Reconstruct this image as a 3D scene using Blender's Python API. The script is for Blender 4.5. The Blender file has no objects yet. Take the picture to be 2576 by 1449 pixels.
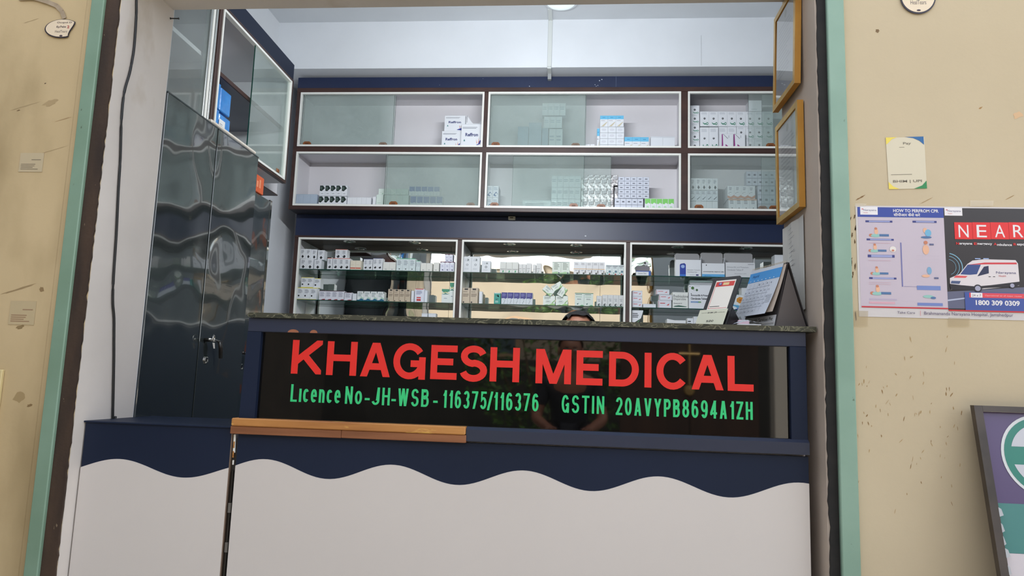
import bpy, math, random
from mathutils import Vector, Matrix
random.seed(7)
S = bpy.context.scene
COL = S.collection

# ------------------------------------------------------------------ camera
FPX, CXP, CYP = 1802.5, 1288.0, 724.5
YAW, PITCH, ROLL = .088407, .133804, .033369
CAM = Vector((0, 0, .9))
_w = Vector((-math.sin(YAW)*math.cos(PITCH), math.cos(YAW)*math.cos(PITCH), math.sin(PITCH)))
_r0 = Vector((math.cos(YAW), math.sin(YAW), 0)); _u0 = _r0.cross(_w)
_r = _r0*math.cos(ROLL) + _u0*math.sin(ROLL); _u = _r.cross(_w)
cam = bpy.data.cameras.new('camera'); cam.sensor_width = 36; cam.lens = FPX/2576*36; cam.clip_start = .02
co = bpy.data.objects.new('camera', cam); COL.objects.link(co)
co.matrix_world = Matrix(((_r.x, _u.x, -_w.x, 0), (_r.y, _u.y, -_w.y, 0), (_r.z, _u.z, -_w.z, CAM.z), (0, 0, 0, 1)))
S.camera = co

# ------------------------------------------------------------------ light and exposure
S.view_settings.view_transform = 'Standard'; S.view_settings.look = 'None'
S.view_settings.gamma = 1; S.view_settings.use_curve_mapping = False
S.view_settings.exposure = 0.0
SKY_STRENGTH = .76
SUN_STRENGTH = 2.7
TUBE_POWER = 40
wd = bpy.data.worlds.new('sky'); S.world = wd; wd.use_nodes = True
nt = wd.node_tree; bg = nt.nodes['Background']
sk = nt.nodes.new('ShaderNodeTexSky'); sk.sky_type = 'NISHITA'; sk.sun_disc = False
sk.sun_elevation = math.radians(48); sk.sun_rotation = math.radians(20); sk.dust_density = 3.0; sk.air_density = 1.0
hs = nt.nodes.new('ShaderNodeHueSaturation'); hs.inputs['Saturation'].default_value = .35
nt.links.new(sk.outputs[0], hs.inputs['Color']); nt.links.new(hs.outputs[0], bg.inputs[0])
bg.inputs[1].default_value = SKY_STRENGTH
sun = bpy.data.lights.new('sun', 'SUN'); sun.energy = SUN_STRENGTH; sun.angle = math.radians(.6); sun.color = (1, .93, .82)
so = bpy.data.objects.new('sun', sun); COL.objects.link(so)
so.rotation_euler = Vector((-.25, 1, 1.25)).to_track_quat('Z', 'Y').to_euler()
so.location = (0, 8, 10)
# rectangular lamp turned toward a target
def area(name, loc, target, sx, sy, power, color):
    l = bpy.data.lights.new(name, 'AREA'); l.shape = 'RECTANGLE'; l.size = sx; l.size_y = sy; l.energy = power; l.color = color
    o = bpy.data.objects.new(name, l); COL.objects.link(o); o.location = loc
    o.rotation_euler = (Vector(loc)-Vector(target)).to_track_quat('Z', 'Y').to_euler()
    return o

# ------------------------------------------------------------------ measuring rays: a picture point to a point on a real plane
def ray(x, y): return _w + _r*((x-CXP)/FPX) - _u*((y-CYP)/FPX)
def atY(x, y, Y):
    d = ray(x, y); return CAM + d*(Y/d.y)
def atX(x, y, X):
    d = ray(x, y); return CAM + d*(X/d.x)
def atZ(x, y, Z):
    d = ray(x, y); return CAM + d*((Z-CAM.z)/d.z)

# ------------------------------------------------------------------ materials
def lin(c):
    c = c/255
    return c/12.92 if c <= .04045 else ((c+.055)/1.055)**2.4
def rgb(c): return (lin(c[0]), lin(c[1]), lin(c[2]), 1)
MATS = {}
def plain(c, rough=.5, metal=0, coat=0, emis=0, spec=.5):
    k = ('p', tuple(c), rough, metal, coat, emis, spec)
    if k in MATS: return MATS[k]
    m = bpy.data.materials.new('paint_%d_%d_%d' % tuple(c)); m.use_nodes = True
    b = m.node_tree.nodes['Principled BSDF']
    b.inputs['Base Color'].default_value = rgb(c); b.inputs['Roughness'].default_value = rough
    b.inputs['Metallic'].default_value = metal; b.inputs['Coat Weight'].default_value = coat
    b.inputs['Specular IOR Level'].default_value = spec
    if emis:
        b.inputs['Emission Color'].default_value = rgb(c); b.inputs['Emission Strength'].default_value = emis
    MATS[k] = m; return m
def nodes_of(m):
    nt = m.node_tree; return nt, nt.nodes['Principled BSDF']
def noisy(name, c1, c2, scale=3, rough=.6, detail=6, stretch=(1, 1, 1), lo=.35, hi=.7, bump=0, bscale=None, bdist=.002,
          metal=0, coat=0, spots=None, distortion=0, rough2=None, spec=.5):
    m = bpy.data.materials.new(name); m.use_nodes = True
    nt, b = nodes_of(m); N = nt.nodes.new; L = nt.links.new
    tc = N('ShaderNodeTexCoord'); mp = N('ShaderNodeMapping'); mp.inputs['Scale'].default_value = stretch
    L(tc.outputs['Object'], mp.inputs[0])
    n = N('ShaderNodeTexNoise'); n.inputs['Scale'].default_value = scale; n.inputs['Detail'].default_value = detail
    n.inputs['Distortion'].default_value = distortion
    L(mp.outputs[0], n.inputs[0])
    r = N('ShaderNodeValToRGB'); r.color_ramp.elements[0].position = lo; r.color_ramp.elements[1].position = hi
    r.color_ramp.elements[0].color = rgb(c1); r.color_ramp.elements[1].color = rgb(c2)
    L(n.outputs['Fac'], r.inputs[0]); out = r.outputs[0]
    for sp in (spots or []):
        c3, sc, th, st = sp[:4]
        mp2 = N('ShaderNodeMapping'); mp2.inputs['Scale'].default_value = st; mp2.inputs['Location'].default_value = (sc, 1.7*sc, .3*sc)
        L(tc.outputs['Object'], mp2.inputs[0])
        n2 = N('ShaderNodeTexNoise'); n2.inputs['Scale'].default_value = sc; n2.inputs['Detail'].default_value = 5
        L(mp2.outputs[0], n2.inputs[0])
        r2 = N('ShaderNodeValToRGB'); r2.color_ramp.elements[0].position = th; r2.color_ramp.elements[1].position = th+(sp[4] if len(sp) > 4 else .05)
        r2.color_ramp.elements[0].color = (0, 0, 0, 1); r2.color_ramp.elements[1].color = (1, 1, 1, 1)
        L(n2.outputs['Fac'], r2.inputs[0])
        mx = N('ShaderNodeMix'); mx.data_type = 'RGBA'; L(r2.outputs[0], mx.inputs[0]); L(out, mx.inputs[6]); mx.inputs[7].default_value = rgb(c3)
        out = mx.outputs[2]
    L(out, b.inputs['Base Color'])
    b.inputs['Roughness'].default_value = rough; b.inputs['Metallic'].default_value = metal; b.inputs['Coat Weight'].default_value = coat
    b.inputs['Specular IOR Level'].default_value = spec
    if rough2 is not None:
        mr = N('ShaderNodeMapRange'); mr.inputs['To Min'].default_value = rough; mr.inputs['To Max'].default_value = rough2
        L(n.outputs['Fac'], mr.inputs[0]); L(mr.outputs[0], b.inputs['Roughness'])
    if bump:
        n3 = N('ShaderNodeTexNoise'); n3.inputs['Scale'].default_value = bscale or scale*4; n3.inputs['Detail'].default_value = 3 if (bscale or 99) > 8 else .5
        L(tc.outputs['Object'], n3.inputs[0])
        bp = N('ShaderNodeBump'); bp.inputs['Strength'].default_value = bump; bp.inputs['Distance'].default_value = bdist
        L(n3.outputs['Fac'], bp.inputs['Height']); L(bp.outputs[0], b.inputs['Normal'])
        if coat: L(bp.outputs[0], b.inputs['Coat Normal'])
    return m
def glass_mat(name, tint, haze, haze_col, refl=1.0):
    m = bpy.data.materials.new(name); m.use_nodes = True
    nt = m.node_tree; nt.nodes.remove(nt.nodes['Principled BSDF']); N = nt.nodes.new; L = nt.links.new
    out = nt.nodes['Material Output']
    tr = N('ShaderNodeBsdfTransparent'); tr.inputs[0].default_value = rgb(tint)
    gl = N('ShaderNodeBsdfGlossy'); gl.inputs['Roughness'].default_value = .02
    fr = N('ShaderNodeFresnel'); ge = N('ShaderNodeNewGeometry'); io = N('ShaderNodeMapRange')
    io.inputs['To Min'].default_value = 1.5; io.inputs['To Max'].default_value = 1/1.5
    L(ge.outputs['Backfacing'], io.inputs[0]); L(io.outputs[0], fr.inputs[0])
    ml = N('ShaderNodeMath'); ml.operation = 'MULTIPLY'; ml.inputs[1].default_value = refl; ml.use_clamp = True
    L(fr.outputs[0], ml.inputs[0])
    di = N('ShaderNodeBsdfDiffuse'); di.inputs[0].default_value = rgb(haze_col)
    a = N('ShaderNodeMixShader'); a.inputs[0].default_value = haze; L(tr.outputs[0], a.inputs[1]); L(di.outputs[0], a.inputs[2])
    if haze:
        tc = N('ShaderNodeTexCoord'); n = N('ShaderNodeTexNoise'); n.inputs['Scale'].default_value = 3
        L(tc.outputs['Object'], n.inputs[0]); mr = N('ShaderNodeMapRange'); mr.inputs['From Min'].default_value = .3; mr.inputs['From Max'].default_value = .7
        mr.inputs['To Min'].default_value = haze*.6; mr.inputs['To Max'].default_value = haze*1.4
        L(n.outputs['Fac'], mr.inputs[0]); L(mr.outputs[0], a.inputs[0])
    b = N('ShaderNodeMixShader'); L(ml.outputs[0], b.inputs[0]); L(a.outputs[0], b.inputs[1]); L(gl.outputs[0], b.inputs[2])
    L(b.outputs[0], out.inputs[0]); return m

M_CREAM = noisy('cream_distemper', (187, 171, 141), (198, 182, 152), 1.3, .85, spots=[((172, 150, 112), 2.2, .62, (1, 1, .5), .2), ((120, 95, 62), 34, .80, (1, 1, .45), .04)], bump=.25, bscale=55, bdist=.0015)
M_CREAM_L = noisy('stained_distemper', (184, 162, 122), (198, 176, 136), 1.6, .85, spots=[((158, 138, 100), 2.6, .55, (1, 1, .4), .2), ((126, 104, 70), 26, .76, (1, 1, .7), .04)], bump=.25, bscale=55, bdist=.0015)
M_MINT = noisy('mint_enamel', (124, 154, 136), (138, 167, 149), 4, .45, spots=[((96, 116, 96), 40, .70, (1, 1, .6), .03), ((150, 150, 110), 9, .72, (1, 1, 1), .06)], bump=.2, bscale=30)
M_MINT_L = noisy('mint_enamel_left', (112, 140, 118), (124, 152, 132), 4, .5, spots=[((88, 104, 86), 40, .70, (1, 1, .6), .03), ((130, 130, 96), 9, .72, (1, 1, 1), .06)], bump=.2, bscale=30)  # same mint paint, toned darker for the left post
M_BROWNEDGE = noisy('bare_dirty_timber', (44, 32, 24), (70, 52, 38), 14, .8, stretch=(1, 1, .25), spots=[((120, 104, 84), 60, .72, (1, 1, .5), .03)], bump=.6, bscale=60)
M_BLACKEDGE = noisy('black_gap', (16, 15, 14), (30, 27, 24), 20, .8)
M_REVEAL = noisy('reveal_emulsion', (204, 196, 188), (214, 206, 198), 3, .7, spots=[((176, 162, 142), 3.1, .62, (1, 1, .6), .15), ((140, 120, 96), 50, .79, (1, 1, 1), .03)], bump=.15, bscale=30)
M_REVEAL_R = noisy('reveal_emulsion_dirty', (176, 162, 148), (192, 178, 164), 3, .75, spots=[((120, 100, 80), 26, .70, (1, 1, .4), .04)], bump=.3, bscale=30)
M_ROOM = noisy('white_room_emulsion', (214, 217, 221), (222, 225, 229), 2, .75, bump=.1, bscale=20)
M_CEIL = noisy('ceiling_emulsion', (206, 210, 214), (214, 218, 222), 2, .8)
M_BEAM = noisy('beam_emulsion', (214, 218, 223), (222, 226, 231), 2, .75, spots=[((120, 125, 125), 40, .80, (1, 1, 1), .02)])
M_FLOOR = noisy('grey_terrazzo', (180, 178, 172), (196, 194, 188), 30, .5)
M_GROUND = noisy('dusty_concrete', (186, 176, 156), (204, 194, 174), 3, .9)
M_NAVY = noisy('navy_laminate', (18, 29, 50), (22, 33, 56), 2, .5, spec=.25, spots=[((90, 100, 130), 60, .83, (1, 1, 1), .02)])
M_NAVY_R = noisy('navy_rail_laminate', (36, 43, 62), (40, 47, 68), 2, .38, spots=[((90, 100, 130), 60, .83, (1, 1, 1), .02)])
M_NAVY_G = noisy('navy_gloss_laminate', (24, 35, 66), (28, 41, 74), 2, .40, spots=[((170, 180, 200), 30, .81, (1, 1, 1), .02)])
M_WAVE = noisy('warm_white_laminate', (203, 196, 190), (208, 201, 195), 1.2, .42, spots=[((150, 138, 124), 30, .82, (1, 1, 1), .02)])
M_WHITE = noisy('white_laminate', (214, 212, 216), (220, 218, 222), 1.5, .4)
M_WOODFR = noisy('dark_brown_frame', (52, 32, 28), (72, 46, 38), 12, .45, stretch=(.3, .3, 1), spots=[((150, 130, 118), 70, .76, (1, 1, 1), .02)])
M_ALU = plain((232, 232, 226), .35)
M_ALU2 = plain((176, 180, 178), .35, .6)
M_PULL = noisy('brown_plastic', (120, 68, 30), (142, 84, 40), 40, .4)
M_GLASS = glass_mat('sliding_glass', (249, 252, 251), .11, (206, 216, 212), .7)
M_SHELF = glass_mat('shelf_glass', (206, 232, 222), .03, (170, 200, 190), 1.4)
M_SHELFEDGE = plain((18, 62, 52), .1, 0, .5)
M_PICGLASS = glass_mat('picture_glass', (240, 240, 240), .02, (200, 200, 200), 1.5)
M_WRAP = glass_mat('cling_film', (236, 240, 242), .06, (235, 238, 242), 3.5)
M_ACRYL = plain((9, 9, 9), .03, 0, 0, 0, .65)
M_RED = plain((222, 34, 24), .45)
M_REDE = plain((255, 96, 80), .4)
M_GREEN = plain((46, 196, 118), .45)
M_STEEL = noisy('slate_enamel', (46, 51, 51), (52, 58, 57), 1, .10, coat=.7, bump=1, bscale=3.6, bdist=.016, spec=1)
M_STEEL_S = noisy('slate_enamel_body', (44, 51, 54), (50, 58, 60), 1, .2, coat=.6, bump=.6, bscale=3.2, bdist=.010)  # slightly rougher slate enamel for cupboard bodies and top rim
M_RUST = noisy('slate_enamel_rusty', (44, 51, 54), (52, 60, 62), 1, .2, coat=.5, bump=.9, bscale=4, bdist=.02, spots=[((88, 50, 36), 9, .60, (1, 1.3, .7), .02)])
for m_ in (M_STEEL,): m_.node_tree.nodes['Principled BSDF'].inputs['Coat IOR'].default_value = 1.9
M_CHROME = plain((205, 200, 192), .15, 1)
M_DKMETAL = plain((44, 42, 40), .3, .6)
M_GOLD = noisy('gilt_frame', (178, 138, 44), (206, 166, 66), 20, .3, metal=.45, bump=.2, bscale=40)
M_GOLD_S = noisy('gilt_frame_side', (168, 116, 30), (182, 130, 40), 9, .55)
M_BLACK = plain((20, 20, 21), .35)
M_CABLE = plain((26, 27, 28), .45)
def mirror_mat():
    m = bpy.data.materials.new('wavy_mirror'); m.use_nodes = True; nt, b = nodes_of(m); N = nt.nodes.new; L = nt.links.new
    b.inputs['Metallic'].default_value = 1; b.inputs['Roughness'].default_value = .02; b.inputs['Base Color'].default_value = (.80, .83, .80, 1)
    tc = N('ShaderNodeTexCoord'); n = N('ShaderNodeTexNoise'); n.inputs['Scale'].default_value = 2.6; n.inputs['Detail'].default_value = 1.2; n.inputs['Distortion'].default_value = 1.0
    L(tc.outputs['Object'], n.inputs[0]); bp = N('ShaderNodeBump'); bp.inputs['Strength'].default_value = .5; bp.inputs['Distance'].default_value = .0045
    L(n.outputs['Fac'], bp.inputs['Height']); L(bp.outputs[0], b.inputs['Normal']); return m
M_MIRROR = mirror_mat()
def marble_mat():
    m = bpy.data.materials.new('green_marble'); m.use_nodes = True; nt, b = nodes_of(m); N = nt.nodes.new; L = nt.links.new
    tc = N('ShaderNodeTexCoord'); mp = N('ShaderNodeMapping'); mp.inputs['Scale'].default_value = (1, 1, 1.6); L(tc.outputs['Object'], mp.inputs[0])
    n = N('ShaderNodeTexNoise'); n.inputs['Scale'].default_value = 22; n.inputs['Detail'].default_value = 7; n.inputs['Distortion'].default_value = 1.2; L(mp.outputs[0], n.inputs[0])
    r = N('ShaderNodeValToRGB'); e = r.color_ramp.elements; e[0].position = .0; e[0].color = rgb((34, 38, 28)); e[1].position = 1; e[1].color = rgb((52, 54, 40))
    for p, c in ((.46, (50, 52, 42)), (.492, (122, 120, 98)), (.515, (66, 66, 54))):
        k = e.new(p); k.color = rgb(c)
    L(n.outputs['Fac'], r.inputs[0]); L(r.outputs[0], b.inputs['Base Color']); b.inputs['Roughness'].default_value = .3; return m
M_MARBLE = marble_mat()
M_TIMBER = noisy('worn_varnished_timber', (150, 92, 44), (196, 138, 72), 5, .5, stretch=(.5, 1, 6), spots=[((214, 166, 84), 14, .60, (.5, 1, 2), .04)], bump=.4, bscale=40)
M_TIMBER2 = noisy('brown_timber', (118, 70, 40), (150, 96, 60), 5, .5, stretch=(.5, 1, 6), bump=.3, bscale=40)
def film(name, base):     # crumpled clear film over print: bright glints from a bumpy clear coat
    m = noisy(name, base, tuple(min(255, c+10) for c in base), 9, .3, coat=.8, bump=.5, bscale=30, bdist=.004)
    return m
M_FILM = film('film_wrapped_white', (214, 220, 226)); M_FILM2 = film('film_wrapped_grey', (168, 182, 198))
M_FOIL = noisy('crumpled_foil', (130, 124, 124), (232, 232, 234), 22, .35, metal=.35, lo=.40, hi=.56, bump=.9, bscale=34, bdist=.006, distortion=1.2)

# ------------------------------------------------------------------ mesh helpers
TEXT = {}
def text_shape(s, bold=.0):
    k = (s, bold)
    if k in TEXT: return TEXT[k]
    cu = bpy.data.curves.new('lettering', 'FONT'); cu.body = s; cu.size = 1; cu.offset = bold; cu.resolution_u = 3
    o = bpy.data.objects.new('lettering', cu); COL.objects.link(o)
    dg = bpy.context.evaluated_depsgraph_get(); ev = o.evaluated_get(dg); me = ev.to_mesh()
    vs = [(v.co.x, v.co.y) for v in me.vertices]; fs = [tuple(p.vertices) for p in me.polygons]
    ev.to_mesh_clear(); COL.objects.unlink(o); bpy.data.objects.remove(o); bpy.data.curves.remove(cu)
    if not vs: TEXT[k] = ([], []); return TEXT[k]
    x0 = min(v[0] for v in vs); x1 = max(v[0] for v in vs); y0 = min(v[1] for v in vs); y1 = max(v[1] for v in vs)
    vs = [((x-x0)/max(x1-x0, 1e-6), (y-y0)/max(y1-y0, 1e-6)) for x, y in vs]
    TEXT[k] = (vs, fs); return TEXT[k]

class MB:
    def __init__(s): s.v = []; s.f = []; s.m = []; s.mats = []
    def mi(s, mat):
        if mat not in s.mats: s.mats.append(mat)
        return s.mats.index(mat)
    def add(s, vs, fs, mat):
        b = len(s.v); k = s.mi(mat); s.v += [tuple(v) for v in vs]
        for f in fs: s.f.append(tuple(b+i for i in f)); s.m.append(k)
        return s
    def poly(s, pts, mat): return s.add(pts, [tuple(range(len(pts)))], mat)
    def box(s, a, b, mat):
        x0, x1 = sorted((a[0], b[0])); y0, y1 = sorted((a[1], b[1])); z0, z1 = sorted((a[2], b[2]))
        v = [(x0, y0, z0), (x1, y0, z0), (x1, y1, z0), (x0, y1, z0), (x0, y0, z1), (x1, y0, z1), (x1, y1, z1), (x0, y1, z1)]
        return s.add(v, [(0, 3, 2, 1), (4, 5, 6, 7), (0, 1, 5, 4), (1, 2, 6, 5), (2, 3, 7, 6), (3, 0, 4, 7)], mat)
    def cbox(s, a, b, mat, c=.002):   # box with chamfered edges
        x0, x1 = sorted((a[0], b[0])); y0, y1 = sorted((a[1], b[1])); z0, z1 = sorted((a[2], b[2]))
        X = (x0, x0+c, x1-c, x1); Y = (y0, y0+c, y1-c, y1); Z = (z0, z0+c, z1-c, z1); vs = []; ix = {}
        for i in range(4):
            for j in range(4):
                for k in range(4):
                    n = (i in (0, 3))+(j in (0, 3))+(k in (0, 3))
                    if n == 1: ix[(i, j, k)] = len(vs); vs.append((X[i], Y[j], Z[k]))
        fs = []
        g = lambda *t: ix[t]
        for e, rev in ((0, 0), (3, 1)):
            q = [g(e, 1, 1), g(e, 1, 2), g(e, 2, 2), g(e, 2, 1)]; fs.append(tuple(q[::-1] if rev else q))
            q = [g(1, e, 1), g(2, e, 1), g(2, e, 2), g(1, e, 2)]; fs.append(tuple(q[::-1] if rev else q))
            q = [g(1, 1, e), g(1, 2, e), g(2, 2, e), g(2, 1, e)]; fs.append(tuple(q[::-1] if rev else q))
        A = {0: 1, 3: 2}
        for i in (0, 3):
            for j in (0, 3):
                q = [g(i, A[j], 1), g(i, A[j], 2), g(A[i], j, 2), g(A[i], j, 1)]; fs.append(tuple(q if (i == 0) != (j == 0) else q[::-1]))
                q = [g(i, 1, A[j]), g(i, 2, A[j]), g(A[i], 2, j), g(A[i], 1, j)]; fs.append(tuple(q if (i == 0) == (j == 0) else q[::-1]))
                q = [g(1, i, A[j]), g(2, i, A[j]), g(2, A[i], j), g(1, A[i], j)]; fs.append(tuple(q if (i == 0) != (j == 0) else q[::-1]))
        for i in (0, 3):
            for j in (0, 3):
                for k in (0, 3):
                    q = [g(i, A[j], A[k]), g(A[i], j, A[k]), g(A[i], A[j], k)]
                    fs.append(tuple(q if ((i == 0)+(j == 0)+(k == 0)) % 2 else q[::-1]))
        return s.add(vs, fs, mat)
    def prism(s, pts, vec, mat):
        n = len(pts); vec = Vector(vec); a = [Vector(p) for p in pts]; b = [p+vec for p in a]
        s.add(a+b, [tuple(range(n))[::-1], tuple(range(n, 2*n))]+[(i, (i+1) % n, n+(i+1) % n, n+i) for i in range(n)], mat); return s
    def tube(s, pts, r, mat, n=8):
        pts = [Vector(p) for p in pts]; rings = []
        for i, p in enumerate(pts):
            t = (pts[min(i+1, len(pts)-1)]-pts[max(i-1, 0)]).normalized()
            a = t.cross(Vector((0, 0, 1)))
            if a.length < .1: a = t.cross(Vector((1, 0, 0)))
            a.normalize(); b = t.cross(a); rr = r[i] if isinstance(r, (list, tuple)) else r
            rings.append([p+a*math.cos(6.2832*k/n)*rr+b*math.sin(6.2832*k/n)*rr for k in range(n)])
        v = [q for rg in rings for q in rg]
        f = [(i*n+k, i*n+(k+1) % n, (i+1)*n+(k+1) % n, (i+1)*n+k) for i in range(len(pts)-1) for k in range(n)]
        f += [tuple(range(n))[::-1], tuple(range((len(pts)-1)*n, len(pts)*n))]
        return s.add(v, f, mat)
    def lathe(s, c, axis, prof, mat, n=24, closed=False):   # prof: (radius, height along axis)
        c = Vector(c); ax = Vector(axis).normalized(); a = ax.cross(Vector((0, 0, 1)))
        if a.length < .1: a = ax.cross(Vector((1, 0, 0)))
        a.normalize(); b = ax.cross(a)
        v = [c+ax*h+(a*math.cos(6.2832*k/n)+b*math.sin(6.2832*k/n))*r for r, h in prof for k in range(n)]
        m = len(prof); f = [(i*n+k, i*n+(k+1) % n, ((i+1) % m)*n+(k+1) % n, ((i+1) % m)*n+k) for i in range(m if closed else m-1) for k in range(n)]
        if not closed: f += [tuple(range(n))[::-1], tuple(range((m-1)*n, m*n))]
        return s.add(v, f, mat)
    def build(s, name, parent=None, origin=None, smooth=False, mods=None):
        me = s.mesh(name, origin if origin is not None else (parent['_o'] if parent is not None and '_o' in parent else (0, 0, 0)), smooth)
        o = bpy.data.objects.new(name, me); COL.objects.link(o)
        if parent is not None:
            o.parent = parent; o['_o'] = list(origin if origin is not None else parent['_o'])
        else:
            o.location = origin if origin is not None else (0, 0, 0); o['_o'] = list(origin if origin is not None else (0, 0, 0))
        return o
    def mesh(s, name, origin=(0, 0, 0), smooth=False):
        me = bpy.data.meshes.new(name); ox, oy, oz = origin
        me.from_pydata([(x-ox, y-oy, z-oz) for x, y, z in s.v], [], s.f)
        for m in s.mats: me.materials.append(m)
        me.polygons.foreach_set('material_index', s.m)
        if smooth: me.polygons.foreach_set('use_smooth', [True]*len(s.f))
        me.update(); return me

# ---- cut-out sign letters: even strokes, squared ends
def _arc(cx, cy, rx, ry, a0, a1, n=14): return [(cx+rx*math.cos(math.radians(a0+(a1-a0)*i/n)), cy+ry*math.sin(math.radians(a0+(a1-a0)*i/n))) for i in range(n+1)]
def _l(*p): return (list(p), 1, 1)
GL = {
 'A': [([(.03, -.16), (.5, 1.16)], 0, 0), ([(.97, -.16), (.5, 1.16)], 0, 0), ([(.2, .25), (.8, .25)], 0, 0)],
 'B': [_l((0, 0), (0, 1)), ([(0, 1), (.55, 1)]+_arc(.55, .77, .37, .23, 90, -90)+[(0, .54)], 1, 0), ([(0, .54), (.58, .54)]+_arc(.58, .27, .42, .27, 90, -90)+[(0, 0)], 0, 1)],
 'C': [(_arc(.5, .5, .5, .5, 38, 322, 24), 0, 0)],
 'D': [_l((0, 0), (0, 1)), ([(0, 1), (.42, 1)]+_arc(.42, .5, .58, .5, 90, -90, 20)+[(0, 0)], 1, 1)],
 'E': [_l((0, 0), (0, 1)), _l((0, 1), (1, 1)), ([(0, .52), (.97, .52)], 0, 0), _l((0, 0), (1, 0))],
 'G': [(_arc(.5, .5, .5, .5, 36, 338, 26), 0, 0), ([(.55, .42), (1, .42)], 0, 1), ([(1, .42), (1, 0)], 1, 1)],
 'H': [_l((0, 0), (0, 1)), _l((1, 0), (1, 1)), ([(0, .52), (1, .52)], 0, 0)],
 'I': [_l((.5, 0), (.5, 1))],
 'J': [([(1, 1), (1, .22)]+_arc(.5, .22, .5, .22, 0, -165), 1, 0)],
 'K': [_l((0, 0), (0, 1)), _l((0, .30), (.98, 1.02)), ([(.34, .62), (1.0, -.02)], 0, 1)],
 'L': [_l((0, 0), (0, 1)), _l((0, 0), (1, 0))],
 'M': [_l((0, 0), (0, 1)), _l((1, 0), (1, 1)), ([(.04, 1.16), (.5, -.12)], 0, 0), ([(.96, 1.16), (.5, -.12)], 0, 0)],
 'N': [_l((0, 0), (0, 1)), _l((1, 0), (1, 1)), _l((0, 1), (1, 0))],
 'P': [_l((0, 0), (0, 1)), ([(0, 1), (.55, 1)]+_arc(.55, .73, .45, .27, 90, -90)+[(0, .46)], 1, 0)],
 'S': [(_arc(.5, .75, .46, .25, 15, 262, 16)+_arc(.5, .26, .5, .26, 84, -168, 16), 0, 0)],
 'T': [_l((0, 1), (1, 1)), _l((.5, 0), (.5, 1))],
 'V': [([(.02, 1.12), (.5, -.12)], 0, 0), ([(.98, 1.12), (.5, -.12)], 0, 0)],
 'W': [([(.02, 1.12), (.25, -.12)], 0, 0), ([(.5, 1.12), (.25, -.12)], 0, 0), ([(.5, 1.12), (.75, -.12)], 0, 0), ([(.98, 1.12), (.75, -.12)], 0, 0)],
 'Y': [([(0, 1.12), (.5, .42)], 0, 0), ([(1, 1.12), (.5, .42)], 0, 0), ([(.5, .45), (.5, 0)], 1, 1)],
 'Z': [_l((0, 1), (1, 1)), _l((1, 1), (0, 0)), _l((0, 0), (1, 0))],
 '0': [(_arc(.5, .5, .5, .5, 0, 360, 28), 0, 0)],
 '1': [_l((1, 0), (1, 1)), ([(1, .95), (.1, .70)], 0, 0)],
 '2': [(_arc(.5, .73, .48, .27, 170, -28, 14)+[(0.02, 0)], 0, 1), _l((0, 0), (1, 0))],
 '3': [(_arc(.5, .76, .44, .24, 160, -90, 14), 0, 0), (_arc(.5, .26, .5, .26, 90, -160, 14), 0, 0)],
 '4': [_l((.76, 0), (.76, 1)), _l((.76, 1), (0, .28)), _l((0, .26), (1, .26))],
 '5': [([(.95, 1), (.16, 1), (.08, .52)]+_arc(.48, .32, .52, .32, 128, -155, 18), 1, 0)],
 '6': [(_arc(.5, .31, .5, .31, 0, 360, 22), 0, 0), (_arc(.5, .55, .5, .45, 40, 205, 14), 0, 0)],
 '7': [([(0, 1), (1, 1)], 1, 1), _l((1, 1), (.32, 0))],
 '8': [(_arc(.5, .77, .42, .23, 0, 360, 20), 0, 0), (_arc(.5, .27, .5, .27, 0, 360, 20), 0, 0)],
 '9': [(_arc(.5, .69, .5, .31, 0, 360, 22), 0, 0), (_arc(.5, .45, .5, .45, 220, 385, 14), 0, 0)],
 '/': [_l((0, 0), (1, 1))], '-': [_l((0, .5), (1, .5))],
 'i': [_l((.5, 0), (.5, 1))], 'c': [(_arc(.5, .5, .5, .5, 42, 318, 18), 0, 0)], 'o': [(_arc(.5, .5, .5, .5, 0, 360, 24), 0, 0)],
 'e': [([(0.02, .5), (1, .5)]+_arc(.5, .5, .5, .5, 4, 315, 20), 0, 0)], 'n': [_l((0, 0), (0, 1)), (_arc(.5, .62, .5, .38, 170, 0, 12)+[(1, 0)], 0, 1)],
}
def _clip(P, w, h):
    for ax, lim, sg in ((0, 0, 1), (0, w, -1), (1, 0, 1), (1, h, -1)):
        R = []
        for i in range(len(P)):
            a, b = P[i-1], P[i]; ia = (a[ax]-lim)*sg >= -1e-9; ib = (b[ax]-lim)*sg >= -1e-9
            if ia != ib:
                t = (lim-a[ax])/(b[ax]-a[ax]); R.append((a[0]+(b[0]-a[0])*t, a[1]+(b[1]-a[1])*t))
            if ib: R.append(b)
        P = R
        if not P: break
    return P
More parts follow.
